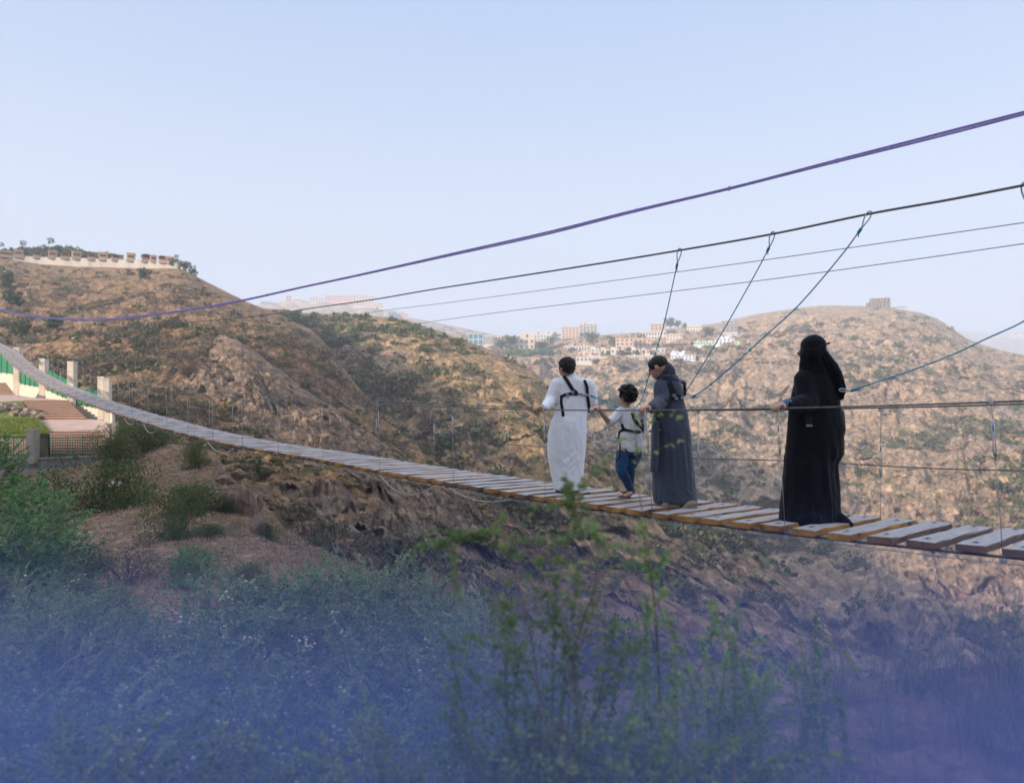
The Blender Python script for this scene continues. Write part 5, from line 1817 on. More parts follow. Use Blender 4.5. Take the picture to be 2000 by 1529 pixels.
ha = [ell(hc + rt @ (np.array((0, .14, .30)) * hs_), np.array((.80, .92, .78)) * hs_, rt), ell(hc + rt @ (np.array((0, -.22, .60)) * hs_), np.array((.62, .54, .34)) * hs_, rt)]
for x in (-1, 1):
    ha.append(ell(hc + rt @ (np.array((x * .62, -.18, .30)) * hs_), np.array((.16, .44, .40)) * hs_, rt))
f.add(fuse(ha, .007, 3), 'hair', M['hair'])
for (x0, y0, x1, y1, d) in ((1322, 985, 1294, 985, -.08), (1353, 984, 1330, 990, -.12)):
    a, b = q(x0, y0, d), q(x1, y1, d)
    f.add(fuse([limb([a + np.array([0, 0, .02]), (a + b) / 2 + np.array([0, 0, .03]), b + np.array([0, 0, .005])], [.026, .030, .020]), limb([a + np.array([0, 0, -.012]), b + np.array([-.02, 0, -.012])], [.020, .018])], .006, 2), 'shoe', M['tan_shoe'])
f.strap([(1307, 746), (1312, 760), (1318, 772), (1326, 778)], .05)
f.strap([(1332, 746), (1336, 756), (1337, 770), (1330, 777)], .036)
f.strap([(1302, 782), (1312, 778), (1324, 776), (1334, 777)], .05)
f.strap([(1286, 803), (1285.5, 820), (1285, 840)], .055, 'strap_end')
MB().box(f.on(1285, 839, .014), (.06, .008, .014)).build('buckle', M['buckle'], f.e, False, f.o)
for x, y in ((1317, 772), (1321, 778)):
    MB().box(f.on(x, y, .016), (.035, .008, .03)).build('buckle', M['buckle'], f.e, False, f.o)
KP['grey'] = f.on(1330, 777, .02)

# ---- person in black robe and veil
f = Fig(6.157, 1585, 1026, 'person veiled in a flowing black robe standing at the near handrail')
q, ring = f.p, f.ring
hr = RAIL(1514)
rt = rotm(R(-115), 0)
hc, hs_ = q(1588, 683, 0), .120
lsh, lel, lwr = q(1572, 742, .0), q(1570, 785, -.08), hr + np.array([.075, .035, .035])
rsh, rel, rwr = q(1622, 745, .10), q(1630, 790, .16), q(1615, 812, .26)
body = head_parts(hc, hs_, rt) + [limb([q(1589, 703, .01), q(1592, 722, .02)], [.05, .056]),
                                  loft([(*q(1590, 735, .04), .13, .08), (*q(1592, 800, .04), .13, .09), (*q(1590, 860, .04), .15, .10)]),
                                  limb([lsh, lel, lwr], [.045, .037, .024]), limb([rsh, rel, rwr], [.045, .037, .024]),
                                  limb([q(1574, 860, .04), q(1570, 940, .0), q(1565, 1012, .0)], [.08, .055, .033]), limb([q(1606, 860, .06), q(1612, 940, .06), q(1618, 1010, .06)], [.08, .055, .033])]
body += hand_parts(lwr, hr + np.array([-.015, -.03, .02]) - lwr, DV, (0, 0, -1), .96) + hand_parts(rwr, (-.6, .4, -.2), (.3, .6, 0), (0, .2, -1), .92)
bm_ = f.add(fuse(body, .0066, 2), 'body', M['skin'])
eyes(hc, hs_, rt, bm_, f.o)
ro = [loft([ring(1570, 1612, 722, .08, .02), ring(1562, 1626, 733, .12, .03), ring(1555, 1636, 750, .15, .04), ring(1550, 1641, 775, .165, .04), ring(1547, 1645, 795, .17, .05), ring(1545, 1650, 815, .17, .05), ring(1543.5, 1654, 838, .175, .05), ring(1542, 1650, 855, .175, .05),
            ring(1540, 1650, 880, .18, .05), ring(1538, 1645, 895, .18, .05), ring(1537, 1638, 905, .185, .05), ring(1535.5, 1639, 930, .19, .05), ring(1533, 1642, 960, .195, .05), ring(1530.5, 1643, 990, .20, .05), ring(1529, 1645, 1012, .20, .05), ring(1530, 1648, 1021, .20, .05)], 34),
      limb([lsh + np.array([.06, .05, 0]), lsh, lel, (lel + lwr) / 2 + np.array([0, 0, -.012]), lwr + np.array([.045, .01, -.006])], [.085, .092, .090, .066, .042], 14),
      limb([rsh + np.array([-.03, 0, 0]), rsh, rel, rwr], [.10, .10, .09, .06], 14),
      loft([ring(1628, 1652, 800, .05, .05), ring(1630, 1655, 830, .06, .05), ring(1628, 1655, 845, .055, .05)], 18), loft([ring(1615, 1650, 850, .10, .05), ring(1618, 1651, 885, .09, .05), ring(1622, 1642, 898, .06, .05)], 18),
      limb([q(1634, 1012, -.08), q(1650, 1022, -.1)], [.05, .022], 10), limb([q(1578, 1012, -.10), q(1578, 1020, -.12)], [.09, .075], 10)]
cr = [(q(1566, 960, -.16), q(1560, 1024, -.18), .02, -.03), (q(1600, 850, -.13), q(1606, 1000, -.15), .025, .010), (q(1625, 860, -.1), q(1630, 1000, -.13), .025, .012), (q(1556, 860, -.12), q(1550, 1000, -.16), .02, .010)]
f.add(fuse(ro, .0105, 4, folds(.12, .018, q(0, 1020)[2], q(0, 800)[2], .05, 31.0, cr)), 'robe', M['black_cloth'], hit=True)
ve = [ell(q(1588.5, 678.5, .0), (.112, .112, .112)), ell(q(1585, 692, -.005), (.103, .112, .12)), ell(q(1577, 690, .02), (.062, .09, .06)),
      loft([ring(1564.5, 1611, 690, .10, .0), ring(1563.5, 1617, 702, .11, .01), ring(1563.5, 1622, 714, .115, .02), ring(1565, 1628, 726, .12, .03), ring(1569, 1634, 738, .125, .04), ring(1580, 1638, 752, .12, .05), ring(1598, 1640, 765, .11, .06), ring(1618, 1640, 778, .08, .06)], 26),
      limb([q(1600, 690, -.06), q(1622, 725, -.07), q(1634, 760, -.06), q(1638, 776, -.04)], [.045, .05, .05, .03], 12)]
f.add(fuse(ve, .0085, 4, folds(.055, .010, q(0, 770)[2], q(0, 680)[2], -.5, 37.0, [(q(1592, 690, -.1), q(1630, 752, -.09), .010, .011), (q(1602, 690, -.1), q(1638, 752, -.06), .010, .010)])), 'veil', M['black_cloth'], hit=True)
band = f.strap([(1573, 683), (1582, 682.5), (1592, 681), (1600, 678.5), (1606, 676)], .010, 'headband', .001)
MB().tube([f.on(1609, 674, .01), q(1613, 672, -.03), q(1617, 670.5, -.03)], [.007, .008, .011], 6).build('knot', M['strap'], f.e, True, f.o)
c = lwr + np.array([.02, .005, .0])
fV = limb([c, c + (lel - lwr) / np.linalg.norm(lel - lwr) * .045], [.040, .042], 14)
f.add(fuse([fV], .006, 2), 'cuff', simple('patterned_blue_cuff', (.10, .15, .24), .7, 60, .9))
f.strap([(1577, 800), (1579, 815), (1581, 832)], .055, 'strap_end')
MB().box(f.on(1581, 831, .014), (.055, .008, .016)).build('buckle', M['buckle'], f.e, False, f.o)
for (x, y) in ((1563, 1014),):
    a = q(x, y, -.17)
    f.add(fuse([limb([a + np.array([.02, .06, .01]), a + np.array([-.06, .16, -.01])], [.035, .03])], .007, 2), 'shoe', M['leather'])
KP['black'] = f.on(1639, 761, .02)


# ---- lanyards: carabiner on the safety cable, knot, rope, clip on the harness
def cable_point(px):
    i = int(np.argmin(np.abs(LP[:, 0] / LP[:, 1] * F + CX - px)))
    a, b = LP[i - 1], LP[i + 1]
    return LP[i], (b - a) / np.linalg.norm(b - a)


def carabiner(top, bottom, w, parent, o, mat='buckle', r=.0055):
    d = bottom - top
    L = np.linalg.norm(d)
    d = d / L
    s = np.cross(d, top / np.linalg.norm(top) + np.array([.35, 0, 0]))
    s /= np.linalg.norm(s)
    pts = []
    for a in np.linspace(0, 2 * math.pi, 28):
        x = math.sin(a) * (w * (.62 + .38 * math.cos(a)))
        y = (1 - math.cos(a)) / 2 * L
        pts.append(top + s * x + d * y)
    return MB().tube(pts, r, 7).build('carabiner', M[mat], parent, True, o)


def lanyard(px_cab, foot, clip_pts, harness, label, knots=()):
    c, t = cable_point(px_cab)
    e = empty('lanyard', c)
    tag(e, label, 'lanyard')
    up = c + np.array([0, 0, .02])
    k0 = np.array(clip_pts[0])
    if np.linalg.norm(k0 - c) > .22:
        k0 = c + (k0 - c) / np.linalg.norm(k0 - c) * .13
        clip_pts = [k0] + list(clip_pts)
    carabiner(up, k0, .03, e, c)
    pts = smoothline(np.array(clip_pts), 10)
    MB().tube(pts, .0058, 6).build('rope', M['teal_rope'], e, True, c)
    mb = []
    for f_, sgn in ((0, 1), (-1, -1)):
        a = pts[f_]
        d = pts[f_ + sgn * 3] - a
        d /= np.linalg.norm(d)
        P_ = [ell(a + d * (.02 + .016 * j), (.014, .014, .016), None, 8, 6) for j in range(3)]
        o = f_
        me = fuse(P_, .004, 1)
        V = np.array([v.co[:] for v in me.vertices]) - c
        me.vertices.foreach_set('co', V.ravel())
        link('knot', me, M['teal_rope'], e, True)
        MB().tube([a + d * .05, a + d * .075 + np.array([.012, 0, -.02])], .0045, 5).build('rope_end', M['teal_rope'], e, True, c)
    for k in knots:
        i = int(k * (len(pts) - 1))
        MB().add(*ell(pts[i], (.012, .012, .014))).build('knot', M['teal_rope'], e, True, c)
    carabiner(harness, pts[-1], .016, e, c, 'galv', .0048)
    return e


def lerpY(pxs, Y0, Y1):
    n = len(pxs)
    return [P(x, y, Y0 + (Y1 - Y0) * i / (n - 1)) for i, (x, y) in enumerate(pxs)]


Ya, Yb = cable_point(1326)[0][1], KP['man'][1]
lanyard(1327, None, lerpY([(1323.5, 512), (1312, 565), (1295, 640), (1272, 716), (1254, 778), (1234, 799), (1206, 794), (1180, 783), (1152, 772)], Ya, Yb - .03), KP['man'], 'slack teal lanyard running from the safety cable down to the white robed man')
Ya, Yb = cable_point(1512)[0][1], KP['boy'][1]
lanyard(1513, None, lerpY([(1503, 482), (1478, 530), (1440, 598), (1395, 676), (1345, 756), (1302, 815), (1268, 843.5)], Ya, Yb + .35), KP['boy'], 'middle teal lanyard passing behind the grey coat to the boy')
Ya, Yb = cable_point(1702)[0][1], KP['grey'][1]
lanyard(1704, None, lerpY([(1684, 444), (1640, 503), (1560, 596), (1490, 660), (1430, 715), (1380, 757), (1352, 776)], Ya, Yb - .02), KP['grey'], 'long straight teal lanyard clipped to the back of the grey coat', (.58, .8))
Yb = KP['black'][1]
lanyard(2260, None, lerpY([(2040, 590), (2000, 627), (1930, 660), (1850, 697), (1770, 727), (1710, 747), (1660, 764)], cable_point(2260)[0][1], Yb - .02), KP['black'], 'teal lanyard sagging from beyond the picture edge to the black veiled person', (.16,))


# ------------------------------------------------------------------ plants on the near slope
def sprig_bush(seed, n, rad, hgt, mat, leaf=(.045, .075), lw=.010, nl=26, L=(.28, .5), droop=.25, flowers=0, pair=True):
    """bush of arching stems set with narrow leaflets: (foliage, stems, blossoms) meshes"""
    r = np.random.RandomState(seed)
    V, T, sv = [], [], MB()
    bl = MB()
    import bmesh
    bmi = bmesh.new()
    bmesh.ops.create_icosphere(bmi, subdivisions=1, radius=1)
    iv = np.array([v.co[:] for v in bmi.verts])
    ifc = [tuple(v.index for v in f.verts) for f in bmi.faces]
    bmi.free()
    for k in range(9):
        a = r.uniform(0, 6.28)
        tip = np.array([math.cos(a), math.sin(a), 0]) * rad * r.uniform(.3, .8) + np.array([0, 0, hgt * r.uniform(.5, .85)])
        sv.tube(smoothline([np.array([0, 0, -.25]), tip * np.array([.35, .35, .5]) + r.normal(size=3) * .05, tip], 4), np.linspace(.016, .005, 9), 5)
    for k in range(n):
        d = r.normal(size=3)
        d[2] = abs(d[2]) * .9 + .1
        d /= np.linalg.norm(d)
        o = d * np.array([rad, rad, hgt]) * r.uniform(.25, .82) ** .7
        dr = d * .8 + r.normal(size=3) * .45
        dr[2] += .25
        dr /= np.linalg.norm(dr)
        ln = r.uniform(*L)
        m = 7
        t = np.linspace(0, 1, m)
        sd = np.cross(dr, [0, 0, 1])
        sd /= np.linalg.norm(sd) + 1e-9
        bend = sd * r.normal() * .25
        pts = o + dr * (t[:, None] * ln) + (np.array([0, 0, -droop]) + bend) * (t[:, None] ** 2) * ln
        sv.tube(pts[::2], np.linspace(.0038, .0014, 4), 3, False)
        tint = r.uniform(0, .5)
        tt = np.linspace(.12, 1, nl) + r.normal(size=nl) * .01
        P_ = np.stack([np.interp(tt, t, pts[:, i]) for i in range(3)], 1)
        tg = np.gradient(P_, axis=0)
        tg /= np.linalg.norm(tg, axis=1)[:, None] + 1e-9
        s_ = np.cross(tg, r.normal(size=3) * .3 + np.array([0, 0, 1.0]))
        s_ /= np.linalg.norm(s_, axis=1)[:, None] + 1e-9
        sg = np.where(np.arange(nl) % 2, 1, -1)[:, None] if pair else r.choice([-1, 1], nl)[:, None]
        ld = s_ * sg * .8 + tg * .55 + r.normal(size=(nl, 3)) * .22
        ld /= np.linalg.norm(ld, axis=1)[:, None]
        ll = r.uniform(*leaf, nl)[:, None] * (1 - .45 * tt[:, None])
        wd = np.cross(ld, r.normal(size=(nl, 3)))
        wd /= np.linalg.norm(wd, axis=1)[:, None] + 1e-9
        wd *= lw * r.uniform(.7, 1.2, (nl, 1))
        q = np.stack([P_, P_ + ld * ll * .45 + wd, P_ + ld * ll, P_ + ld * ll * .45 - wd], 1)
        V.append(q.reshape(-1, 3))
        T.append(np.full(nl * 4, tint))
        if flowers and r.rand() < flowers:
            for j in range(r.randint(6, 15)):
                c = pts[r.randint(3, m)] + r.normal(size=3) * .035 + np.array([0, 0, .03])
                bl.add(iv * r.uniform(.010, .0165) + c, ifc)
    V = np.concatenate(V)
    fo = npmesh('foliage', V, np.arange(len(V)).reshape(-1, 4), np.concatenate(T))
    fo.materials.append(mat)
    st = bpy.data.meshes.new('stem')
    st.from_pydata(sv.v, [], sv.f)
    st.materials.append(M['twig'])
    bm_ = None
    if bl.v:
        bm_ = bpy.data.meshes.new('blossom')
        bm_.from_pydata(bl.v, [], bl.f)
        bm_.materials.append(M['flower'])
    return fo, st, bm_


def put_bush(pr, p, s, label, group=None, name='thorn_shrub', cat='shrub', sz=1.0):
    e = empty(name, p, random.uniform(0, 6.28))
    e.scale = (s, s, s * sz)
    tag(e, label, cat, group)
    link('foliage', pr[0], None, e)
    link('stem', pr[1], None, e)
    if pr[2] is not None:
        o = link('blossom', pr[2], None, e)
        o['kind'] = 'stuff'
    return e


thorn = [sprig_bush(100 + i, 150, .62, .72, M['acacia'], flowers=(0, .0, .03, .065)[i]) for i in range(4)]
fresh = [sprig_bush(120 + i, 150, .60, .95, M['bright'], (.05, .09), .013, 22, (.25, .45), .2) for i in range(2)]

# thorny shrubs with pale blossom heads, from the back row to the foot of the picture
TH = [(20, 1235, 1.15, 2), (120, 1250, .95, 1), (60, 1300, 1.0, 3), (205, 1215, .75, 0), (150, 1330, 1.0, 2), (250, 1300, .72, 1), (300, 1345, .8, 3), (400, 1310, .80, 3), (440, 1235, .95, 1), (520, 1215, 1.0, 1),
      (600, 1225, 1.05, 2), (680, 1215, 1.0, 1), (760, 1225, 1.0, 0), (840, 1240, .95, 2), (905, 1285, .85, 1), (500, 1300, .95, 3), (620, 1310, .95, 3), (720, 1300, .95, 2), (820, 1320, .90, 3), (10, 1390, 1.0, 3),
      (110, 1420, .95, 1), (215, 1430, .90, 2), (330, 1440, .85, 3), (440, 1400, .9, 2), (560, 1410, .9, 3), (680, 1400, .9, 2), (790, 1420, .85, 1), (900, 1390, .85, 0), (40, 1530, .9, 2), (170, 1540, .85, 3),
      (300, 1550, .8, 2), (430, 1540, .8, 3), (560, 1540, .8, 2), (690, 1530, .8, 3), (820, 1530, .8, 2), (940, 1500, .8, 1), (100, 1680, .8, 2), (300, 1700, .75, 3), (500, 1700, .75, 3), (700, 1690, .75, 2), (880, 1670, .75, 1),
      (1050, 1560, .75, 2), (1010, 1430, .7, 0), (1020, 1700, .7, 3), (1170, 1600, .7, 1), (1330, 1560, .65, 0), (1480, 1560, .6, 1), (1250, 1700, .7, 2), (1430, 1700, .65, 1), (1600, 1640, .55, 0)]
for px, py, s, k in TH:
    p = near.locate(px, py)
    put_bush(thorn[k], p - np.array([0, 0, .08]), s * random.uniform(.9, 1.1), ['leafy thorn shrub without blossom in the tangle on the near slope', 'leafy thorn shrub without blossom in the tangle on the near slope', 'thorn shrub with few pale blossom heads on the near slope', 'thorn shrub thick with pale round blossom heads on the near slope'][k],
             ['bare thorn shrubs of the near slope', 'bare thorn shrubs of the near slope', 'lightly blossoming thorn shrubs', 'richly blossoming thorn shrubs'][k], sz=random.uniform(.85, 1.05))
for px, py, s, k, lb in ((8, 1120, 1.7, 0, 'tall fresh green bush at the left picture edge below the railing'), (48, 1085, 1.5, 1, 'fresh green bush leaning right beside the bare soil'), (-30, 1010, 2.3, 1, 'tallest fresh green bush reaching up to the railing'),
                         (70, 1160, 1.15, 0, 'low fresh green bush with drooping sprays above the blossom'), (20, 1175, 1.25, 1, 'dense dark green bush just under the tall fresh ones'), (232, 1172, .30, 0, 'tiny bright green seedling on the bare soil'), (367, 1136, .62, 1, 'small pale green spiky bush on the soil slope')):
    put_bush(fresh[k], near.locate(px, py) - np.array([0, 0, .1]), s, lb, name='green_bush', cat='bush')

# rounded shrubs on the soil slope below the terrace
ms = [shrub_proto(1.0, 6500, .044, 150 + i, M['olive'], lumps=14, stems=8) for i in range(3)]
md = [shrub_proto(1.0, 1800, .045, 160, M['drybrush'], lumps=8, stems=9)]
for px, py, wpx, hpx, k, lb in ((206, 992, 132, 118, 0, 'big rounded dark green shrub in front of the retaining wall'), (228, 925, 62, 100, 1, 'upright olive shrub growing up beside the last pillar'), (258, 985, 66, 60, 2, 'low grey green shrub at the right foot of the big rounded one'),
                                (362, 1002, 106, 82, 1, 'wide feathery green shrub on the soil right of the big rounded one'), (335, 1048, 66, 92, 2, 'drooping dark shrub hanging down the slope below the feathery one'), (383, 912, 52, 58, 0, 'yellowish olive shrub on the edge under the slack rope'),
                                (296, 876, 92, 62, 1, 'dark spreading shrub just under the bridge boards'), (252, 862, 60, 44, 2, 'small dark shrub squeezed between pillar and bridge'), (436, 1000, 36, 42, 0, 'little dark shrub beside the split red rock'),
                                (413, 1042, 58, 34, 1, 'flat little shrub downhill of the split red rock'), (372, 1112, 82, 52, 2, 'grey green dome shaped shrub low on the soil slope'), (484, 1148, 70, 62, 0, 'dark round shrub where soil meets the thorn tangle'),
                                (186, 1118, 72, 52, 1, 'sparse dark shrub low on the bare soil'), (522, 1050, 30, 36, 2, 'small dusty shrub right of the split red rock'), (620, 1062, 34, 22, 0, 'small bright shrub on the scree under the bridge'), (165, 1215, 110, 62, 2, 'dark low shrub in the hollow left of the wire basket'),
                                (400, 1268, 60, 52, 0, 'dark shrub right of the wire basket')):
    p = near.locate(px, py)
    s = wpx * p[1] / F / 1.35
    put_shrub(ms, p - np.array([0, 0, .02]), s, lb, k=k, sz=(hpx / wpx) * 1.35 / .95)
for px, py, wpx, hpx, lb in ((244, 1135, 90, 100, 'leafless grey brush heap low on the bare soil'), (470, 935, 44, 34, 'dry twiggy brush on the crest under the bridge'), (130, 1000, 60, 40, 'dry grass-like brush at the foot of the retaining wall')):
    p = near.locate(px, py)
    put_shrub(md, p, wpx * p[1] / F / 1.35, lb, k=0, sz=(hpx / wpx) * 1.35, name='dry_brush', cat='brush')

# split red rock and boulders on the crest, stones and dry grass over the soil
M['red_rock'] = simple('red_grey_rock', (.25, .18, .14), .4, 3.0, .95, .8, 5, stretch=(1, 1, .4))
for i, (px, py, s, sq, lb) in enumerate(((468, 1000, .50, (.45, .6, 1.15), 'tall split slab of reddish rock on the crest, left half'), (489, 1006, .48, (.40, .6, 1.2), 'tall split slab of reddish rock on the crest, right half'), (500, 1040, .34, (.5, .6, 1.2), 'broken grey rock below the split slab'),
                                          (440, 945, .5, (1, .8, .7), 'flat grey rock on the crest beneath the bridge'))):
    p = near.locate(px, py)
    if px > 780:
        p = left_hill.locate(px, py)
        s *= 2.2
    boulder(p + np.array([0, .1, .2 * s]), s * .8, 20 + i * 1.3, 'rock', 'red_rock', lb, 'rock', sq=sq)
r = np.random.RandomState(77)
pp = near.pick(3600, None, .42, .97, -200, 900, seed=78)
sz = r.uniform(.02, .075, len(pp)) * np.clip(pp[:, 1] / 16, .5, 1.6)
base = np.array([(1, 0, 0), (-1, 0, 0), (0, 1, 0), (0, -1, 0), (0, 0, 1), (0, 0, -1)], float)
tri = np.array([(0, 2, 4), (2, 1, 4), (1, 3, 4), (3, 0, 4), (2, 0, 5), (1, 2, 5), (3, 1, 5), (0, 3, 5)])
VV = pp[:, None] + base[None] * (sz[:, None, None] * r.uniform(.5, 1.3, (len(pp), 6, 1)))
QQ = (np.arange(len(pp))[:, None, None] * 6 + tri[None]).reshape(-1, 3)
tag(link('rubble', npmesh('rubble', VV.reshape(-1, 3), QQ), simple('loose_stones', (.27, .21, .17), .3, 3, .95)), 'loose stones scattered over the bare soil slope', 'rubble', None, 'stuff')


def blades(pos, h, seed, lean=.5, w=.0035, seg=4):
    r = np.random.RandomState(seed)
    n = len(pos)
    a = r.uniform(0, 6.28, n)
    d = np.stack([np.cos(a), np.sin(a), np.zeros(n)], 1)
    s = np.stack([-np.sin(a), np.cos(a), np.zeros(n)], 1)
    ln = h * r.uniform(.5, 1.2, n)
    le = lean * r.uniform(.2, 1.5, n)
    V = []
    for i in range(seg + 1):
        t = i / seg
        c = pos + np.array([0, 0, 1.0]) * (ln * (t - .28 * le * t * t))[:, None] + d * (ln * le * t * t)[:, None]
        ww = (w * (1 - .85 * t))
        V += [c - s * ww, c + s * ww]
    V = np.stack(V, 1)
    k = 2 * (seg + 1)
    Q = np.concatenate([np.arange(n)[:, None] * k + np.array([[2 * i, 2 * i + 1, 2 * i + 3, 2 * i + 2]]) for i in range(seg)])
    return V.reshape(-1, 3), Q, np.repeat(r.uniform(0, .9, n), k)


pp = near.pick(9000, clump(1.6, 4.0, -.1, .3), .40, .97, -200, 760, seed=79)
V, Q, t = blades(pp, np.full(len(pp), .16) * np.clip(pp[:, 1] / 18, .6, 1.4), 80, .8, .008, 2)
tag(link('dry_grass', npmesh('dry_grass', V, Q, t), leaf_mat('straw_blades', (.20, .145, .09), (.36, .27, .17), None, .1)), 'short straw coloured grass on the bare soil slope', 'grass', None, 'stuff')
pp = np.concatenate([near.pick(900, clump(.35, 2.0, -.1, .3), .10, .62, 1480, 2200, seed=81), near.pick(1500, clump(.4, 5.0), .12, .6, 900, 1500, seed=82)])
V, Q, t = blades(pp, np.full(len(pp), .42), 83, .75, .0028, 5)
tag(link('grass', npmesh('grass', V, Q, t), M['grass']), 'long thin arching grass on the edge of the near slope', 'grass', None, 'stuff')
pp = near.pick(260, None, .25, .62, 1560, 2150, seed=84)
V, Q, t = blades(pp, np.full(len(pp), .8), 85, .55, .0022, 7)
tag(link('tall_grass', npmesh('tall_grass', V, Q, t), M['grass']), 'few taller bent grass stalks above the edge grass', 'grass', None, 'stuff')


# leafy twigs close to the viewer, out of focus
def leafy_shrub(base, twigs, seed, label, leaf=.0098, dens=120, side=9):
    """base point; twigs: list of point lists (px, py, Y) with leaf density factors"""
    r = np.random.RandomState(seed)
    e = empty('leafy_shrub', base)
    tag(e, label, 'shrub')
    V, T, mb = [], [], MB()
    out = []
    for pts, den, bare in twigs:
        a = np.array([base] + [P(*p) for p in pts])
        out.append((smoothline(a, 8), den, bare, .0042))
    for c, den, bare, r0 in list(out):
        n = len(c)
        for j in range(side):
            i = r.randint(int(n * max(bare, .3)), n - 1)
            d = c[i] - c[max(0, i - 3)]
            d = d / (np.linalg.norm(d) + 1e-9) * .6 + r.normal(size=3) * np.array([1, 1, .6])
            d /= np.linalg.norm(d)
            L = r.uniform(.08, .26)
            t = np.linspace(0, 1, 8)[:, None]
            out.append((c[i] + d * t * L + np.array([0, 0, -.03]) * t * t, den, 0.0, .0018))
    for c, den, bare, r0 in out:
        mb.tube(c, np.linspace(r0, r0 * .35, len(c)) * .8, 5)
        L = np.linalg.norm(np.diff(c, axis=0), axis=1).sum()
        k = int(L * dens * den * (1 - bare)) + 3
        f = bare + (1 - bare) * r.rand(k) ** .8
        idx = f * (len(c) - 1)
        i0 = np.minimum(idx.astype(int), len(c) - 2)
        o = c[i0] + (c[i0 + 1] - c[i0]) * (idx - i0)[:, None] + r.normal(size=(k, 3)) * .006
        d = r.normal(size=(k, 3))
        d /= np.linalg.norm(d, axis=1)[:, None]
        w = np.cross(d, r.normal(size=(k, 3)))
        w /= np.linalg.norm(w, axis=1)[:, None]
        s = leaf * r.uniform(.6, 1.35, (k, 1))
        nrm = np.cross(d, w)
        hexv = []
        for (x, y, z) in ((.15, 0, 0), (.7, .55, .08), (1.5, .62, .05), (2.1, 0, -.08), (1.5, -.62, .05), (.7, -.55, .08)):
            hexv.append(o + d * s * x + w * s * y + nrm * s * z)
        V.append(np.stack(hexv, 1).reshape(-1, 3))
        T.append(np.full(k * 6, r.uniform(0, .5)))
    V = np.concatenate(V) - base
    o = link('foliage', npmesh('foliage', V, np.arange(len(V)).reshape(-1, 6), np.concatenate(T)), M['small_leaf'], e)
    mb.build('stem', M['bark'], e, True, base)
    return e


def tips(lst, Y, bx, seed, den=1.0, bare=.2):
    den = den * 1.5
    r = np.random.RandomState(seed)
    return [([(bx * .4 + x * .6 + r.normal() * 40, 1529 * .5 + y * .5 + 60, Y + r.normal() * .15), (x, y, Y + r.normal() * .14)], den, bare) for x, y in lst]


bA = near.locate(1085, 1850)
leafy_shrub(bA, [([(1050, 1330, 2.4), (1010, 1140, 2.4), (985, 1075, 2.42), (925, 1045, 2.45), (850, 1068, 2.45)], 1.9, .55)] +
            [([(1120, 1300, 2.4), (1165, 1130, 2.4), (1140, 1050, 2.42), (1118, 985, 2.42), (1108, 935, 2.42)], 1.3, .6)] +
            tips([(945, 1150), (1000, 1160), (1050, 1100), (1090, 1082), (1130, 1112), (1175, 1150), (1205, 1205), (965, 1240), (905, 1290), (1015, 1265), (1225, 1262), (1060, 1340), (880, 1370), (1105, 1210), (870, 1240), (855, 1300), (1240, 1215)], 2.5, 1085, 1, .5), 201, 'out of focus shrub of small round leaves with an arching branch, under the robed man')
bB = near.locate(1292, 1860)
leafy_shrub(bB, [([(1290, 1400, 2.6), (1283, 1230, 2.6), (1275, 1150, 2.6), (1262, 1080, 2.6), (1252, 1010, 2.6)], 1.5, .62), ([(1290, 1400, 2.62), (1270, 1100, 2.62), (1248, 960, 2.62), (1243, 880, 2.62), (1238, 790, 2.62)], .28, .62),
                 ([(1290, 1420, 2.6), (1270, 1230, 2.55), (1180, 1070, 2.5), (1150, 1030, 2.5)], .8, .7)] + tips([(1265, 1170), (1300, 1190), (1310, 1270), (1250, 1300), (1320, 1330), (1290, 1330)], 2.65, 1292, 2, .8, .5), 202,
            'slender upright twig of small leaves rising in front of the boy', side=4)
for x, y, Y in ((1243, 812, 2.62), (1245, 848, 2.62), (1240, 890, 2.62)):
    pass
bC = near.locate(1440, 1880)
leafy_shrub(bC, tips([(1385, 1170), (1402, 1205), (1432, 1235), (1470, 1245), (1350, 1292), (1382, 1330), (1452, 1300), (1500, 1312), (1412, 1382), (1480, 1370), (1365, 1240), (1420, 1275), (1520, 1380), (1440, 1190)], 2.9, 1440, 3, .7, .4), 203, 'out of focus leafy shrub right of the upright twig', side=4)
bD = near.locate(1590, 1800)
leafy_shrub(bD, tips([(1592, 1205), (1560, 1245), (1602, 1262), (1622, 1302), (1542, 1292), (1580, 1320), (1640, 1350), (1610, 1390), (1500, 1420)], 3.2, 1590, 4, .7, .45), 204, 'loose yellowish green leafy shrub beside the edge grass', side=4)
bE = near.locate(1230, 1900)
leafy_shrub(bE, tips([(1000, 1420), (1080, 1400), (1150, 1410), (1230, 1400), (1310, 1420), (1390, 1440), (1460, 1430), (1050, 1480), (1190, 1480), (1330, 1490), (950, 1470), (1560, 1460), (1120, 1450), (1270, 1450)], 2.35, 1230, 5, .5, .3), 205, 'low out of focus leafy shrub along the bottom of the view', side=5)

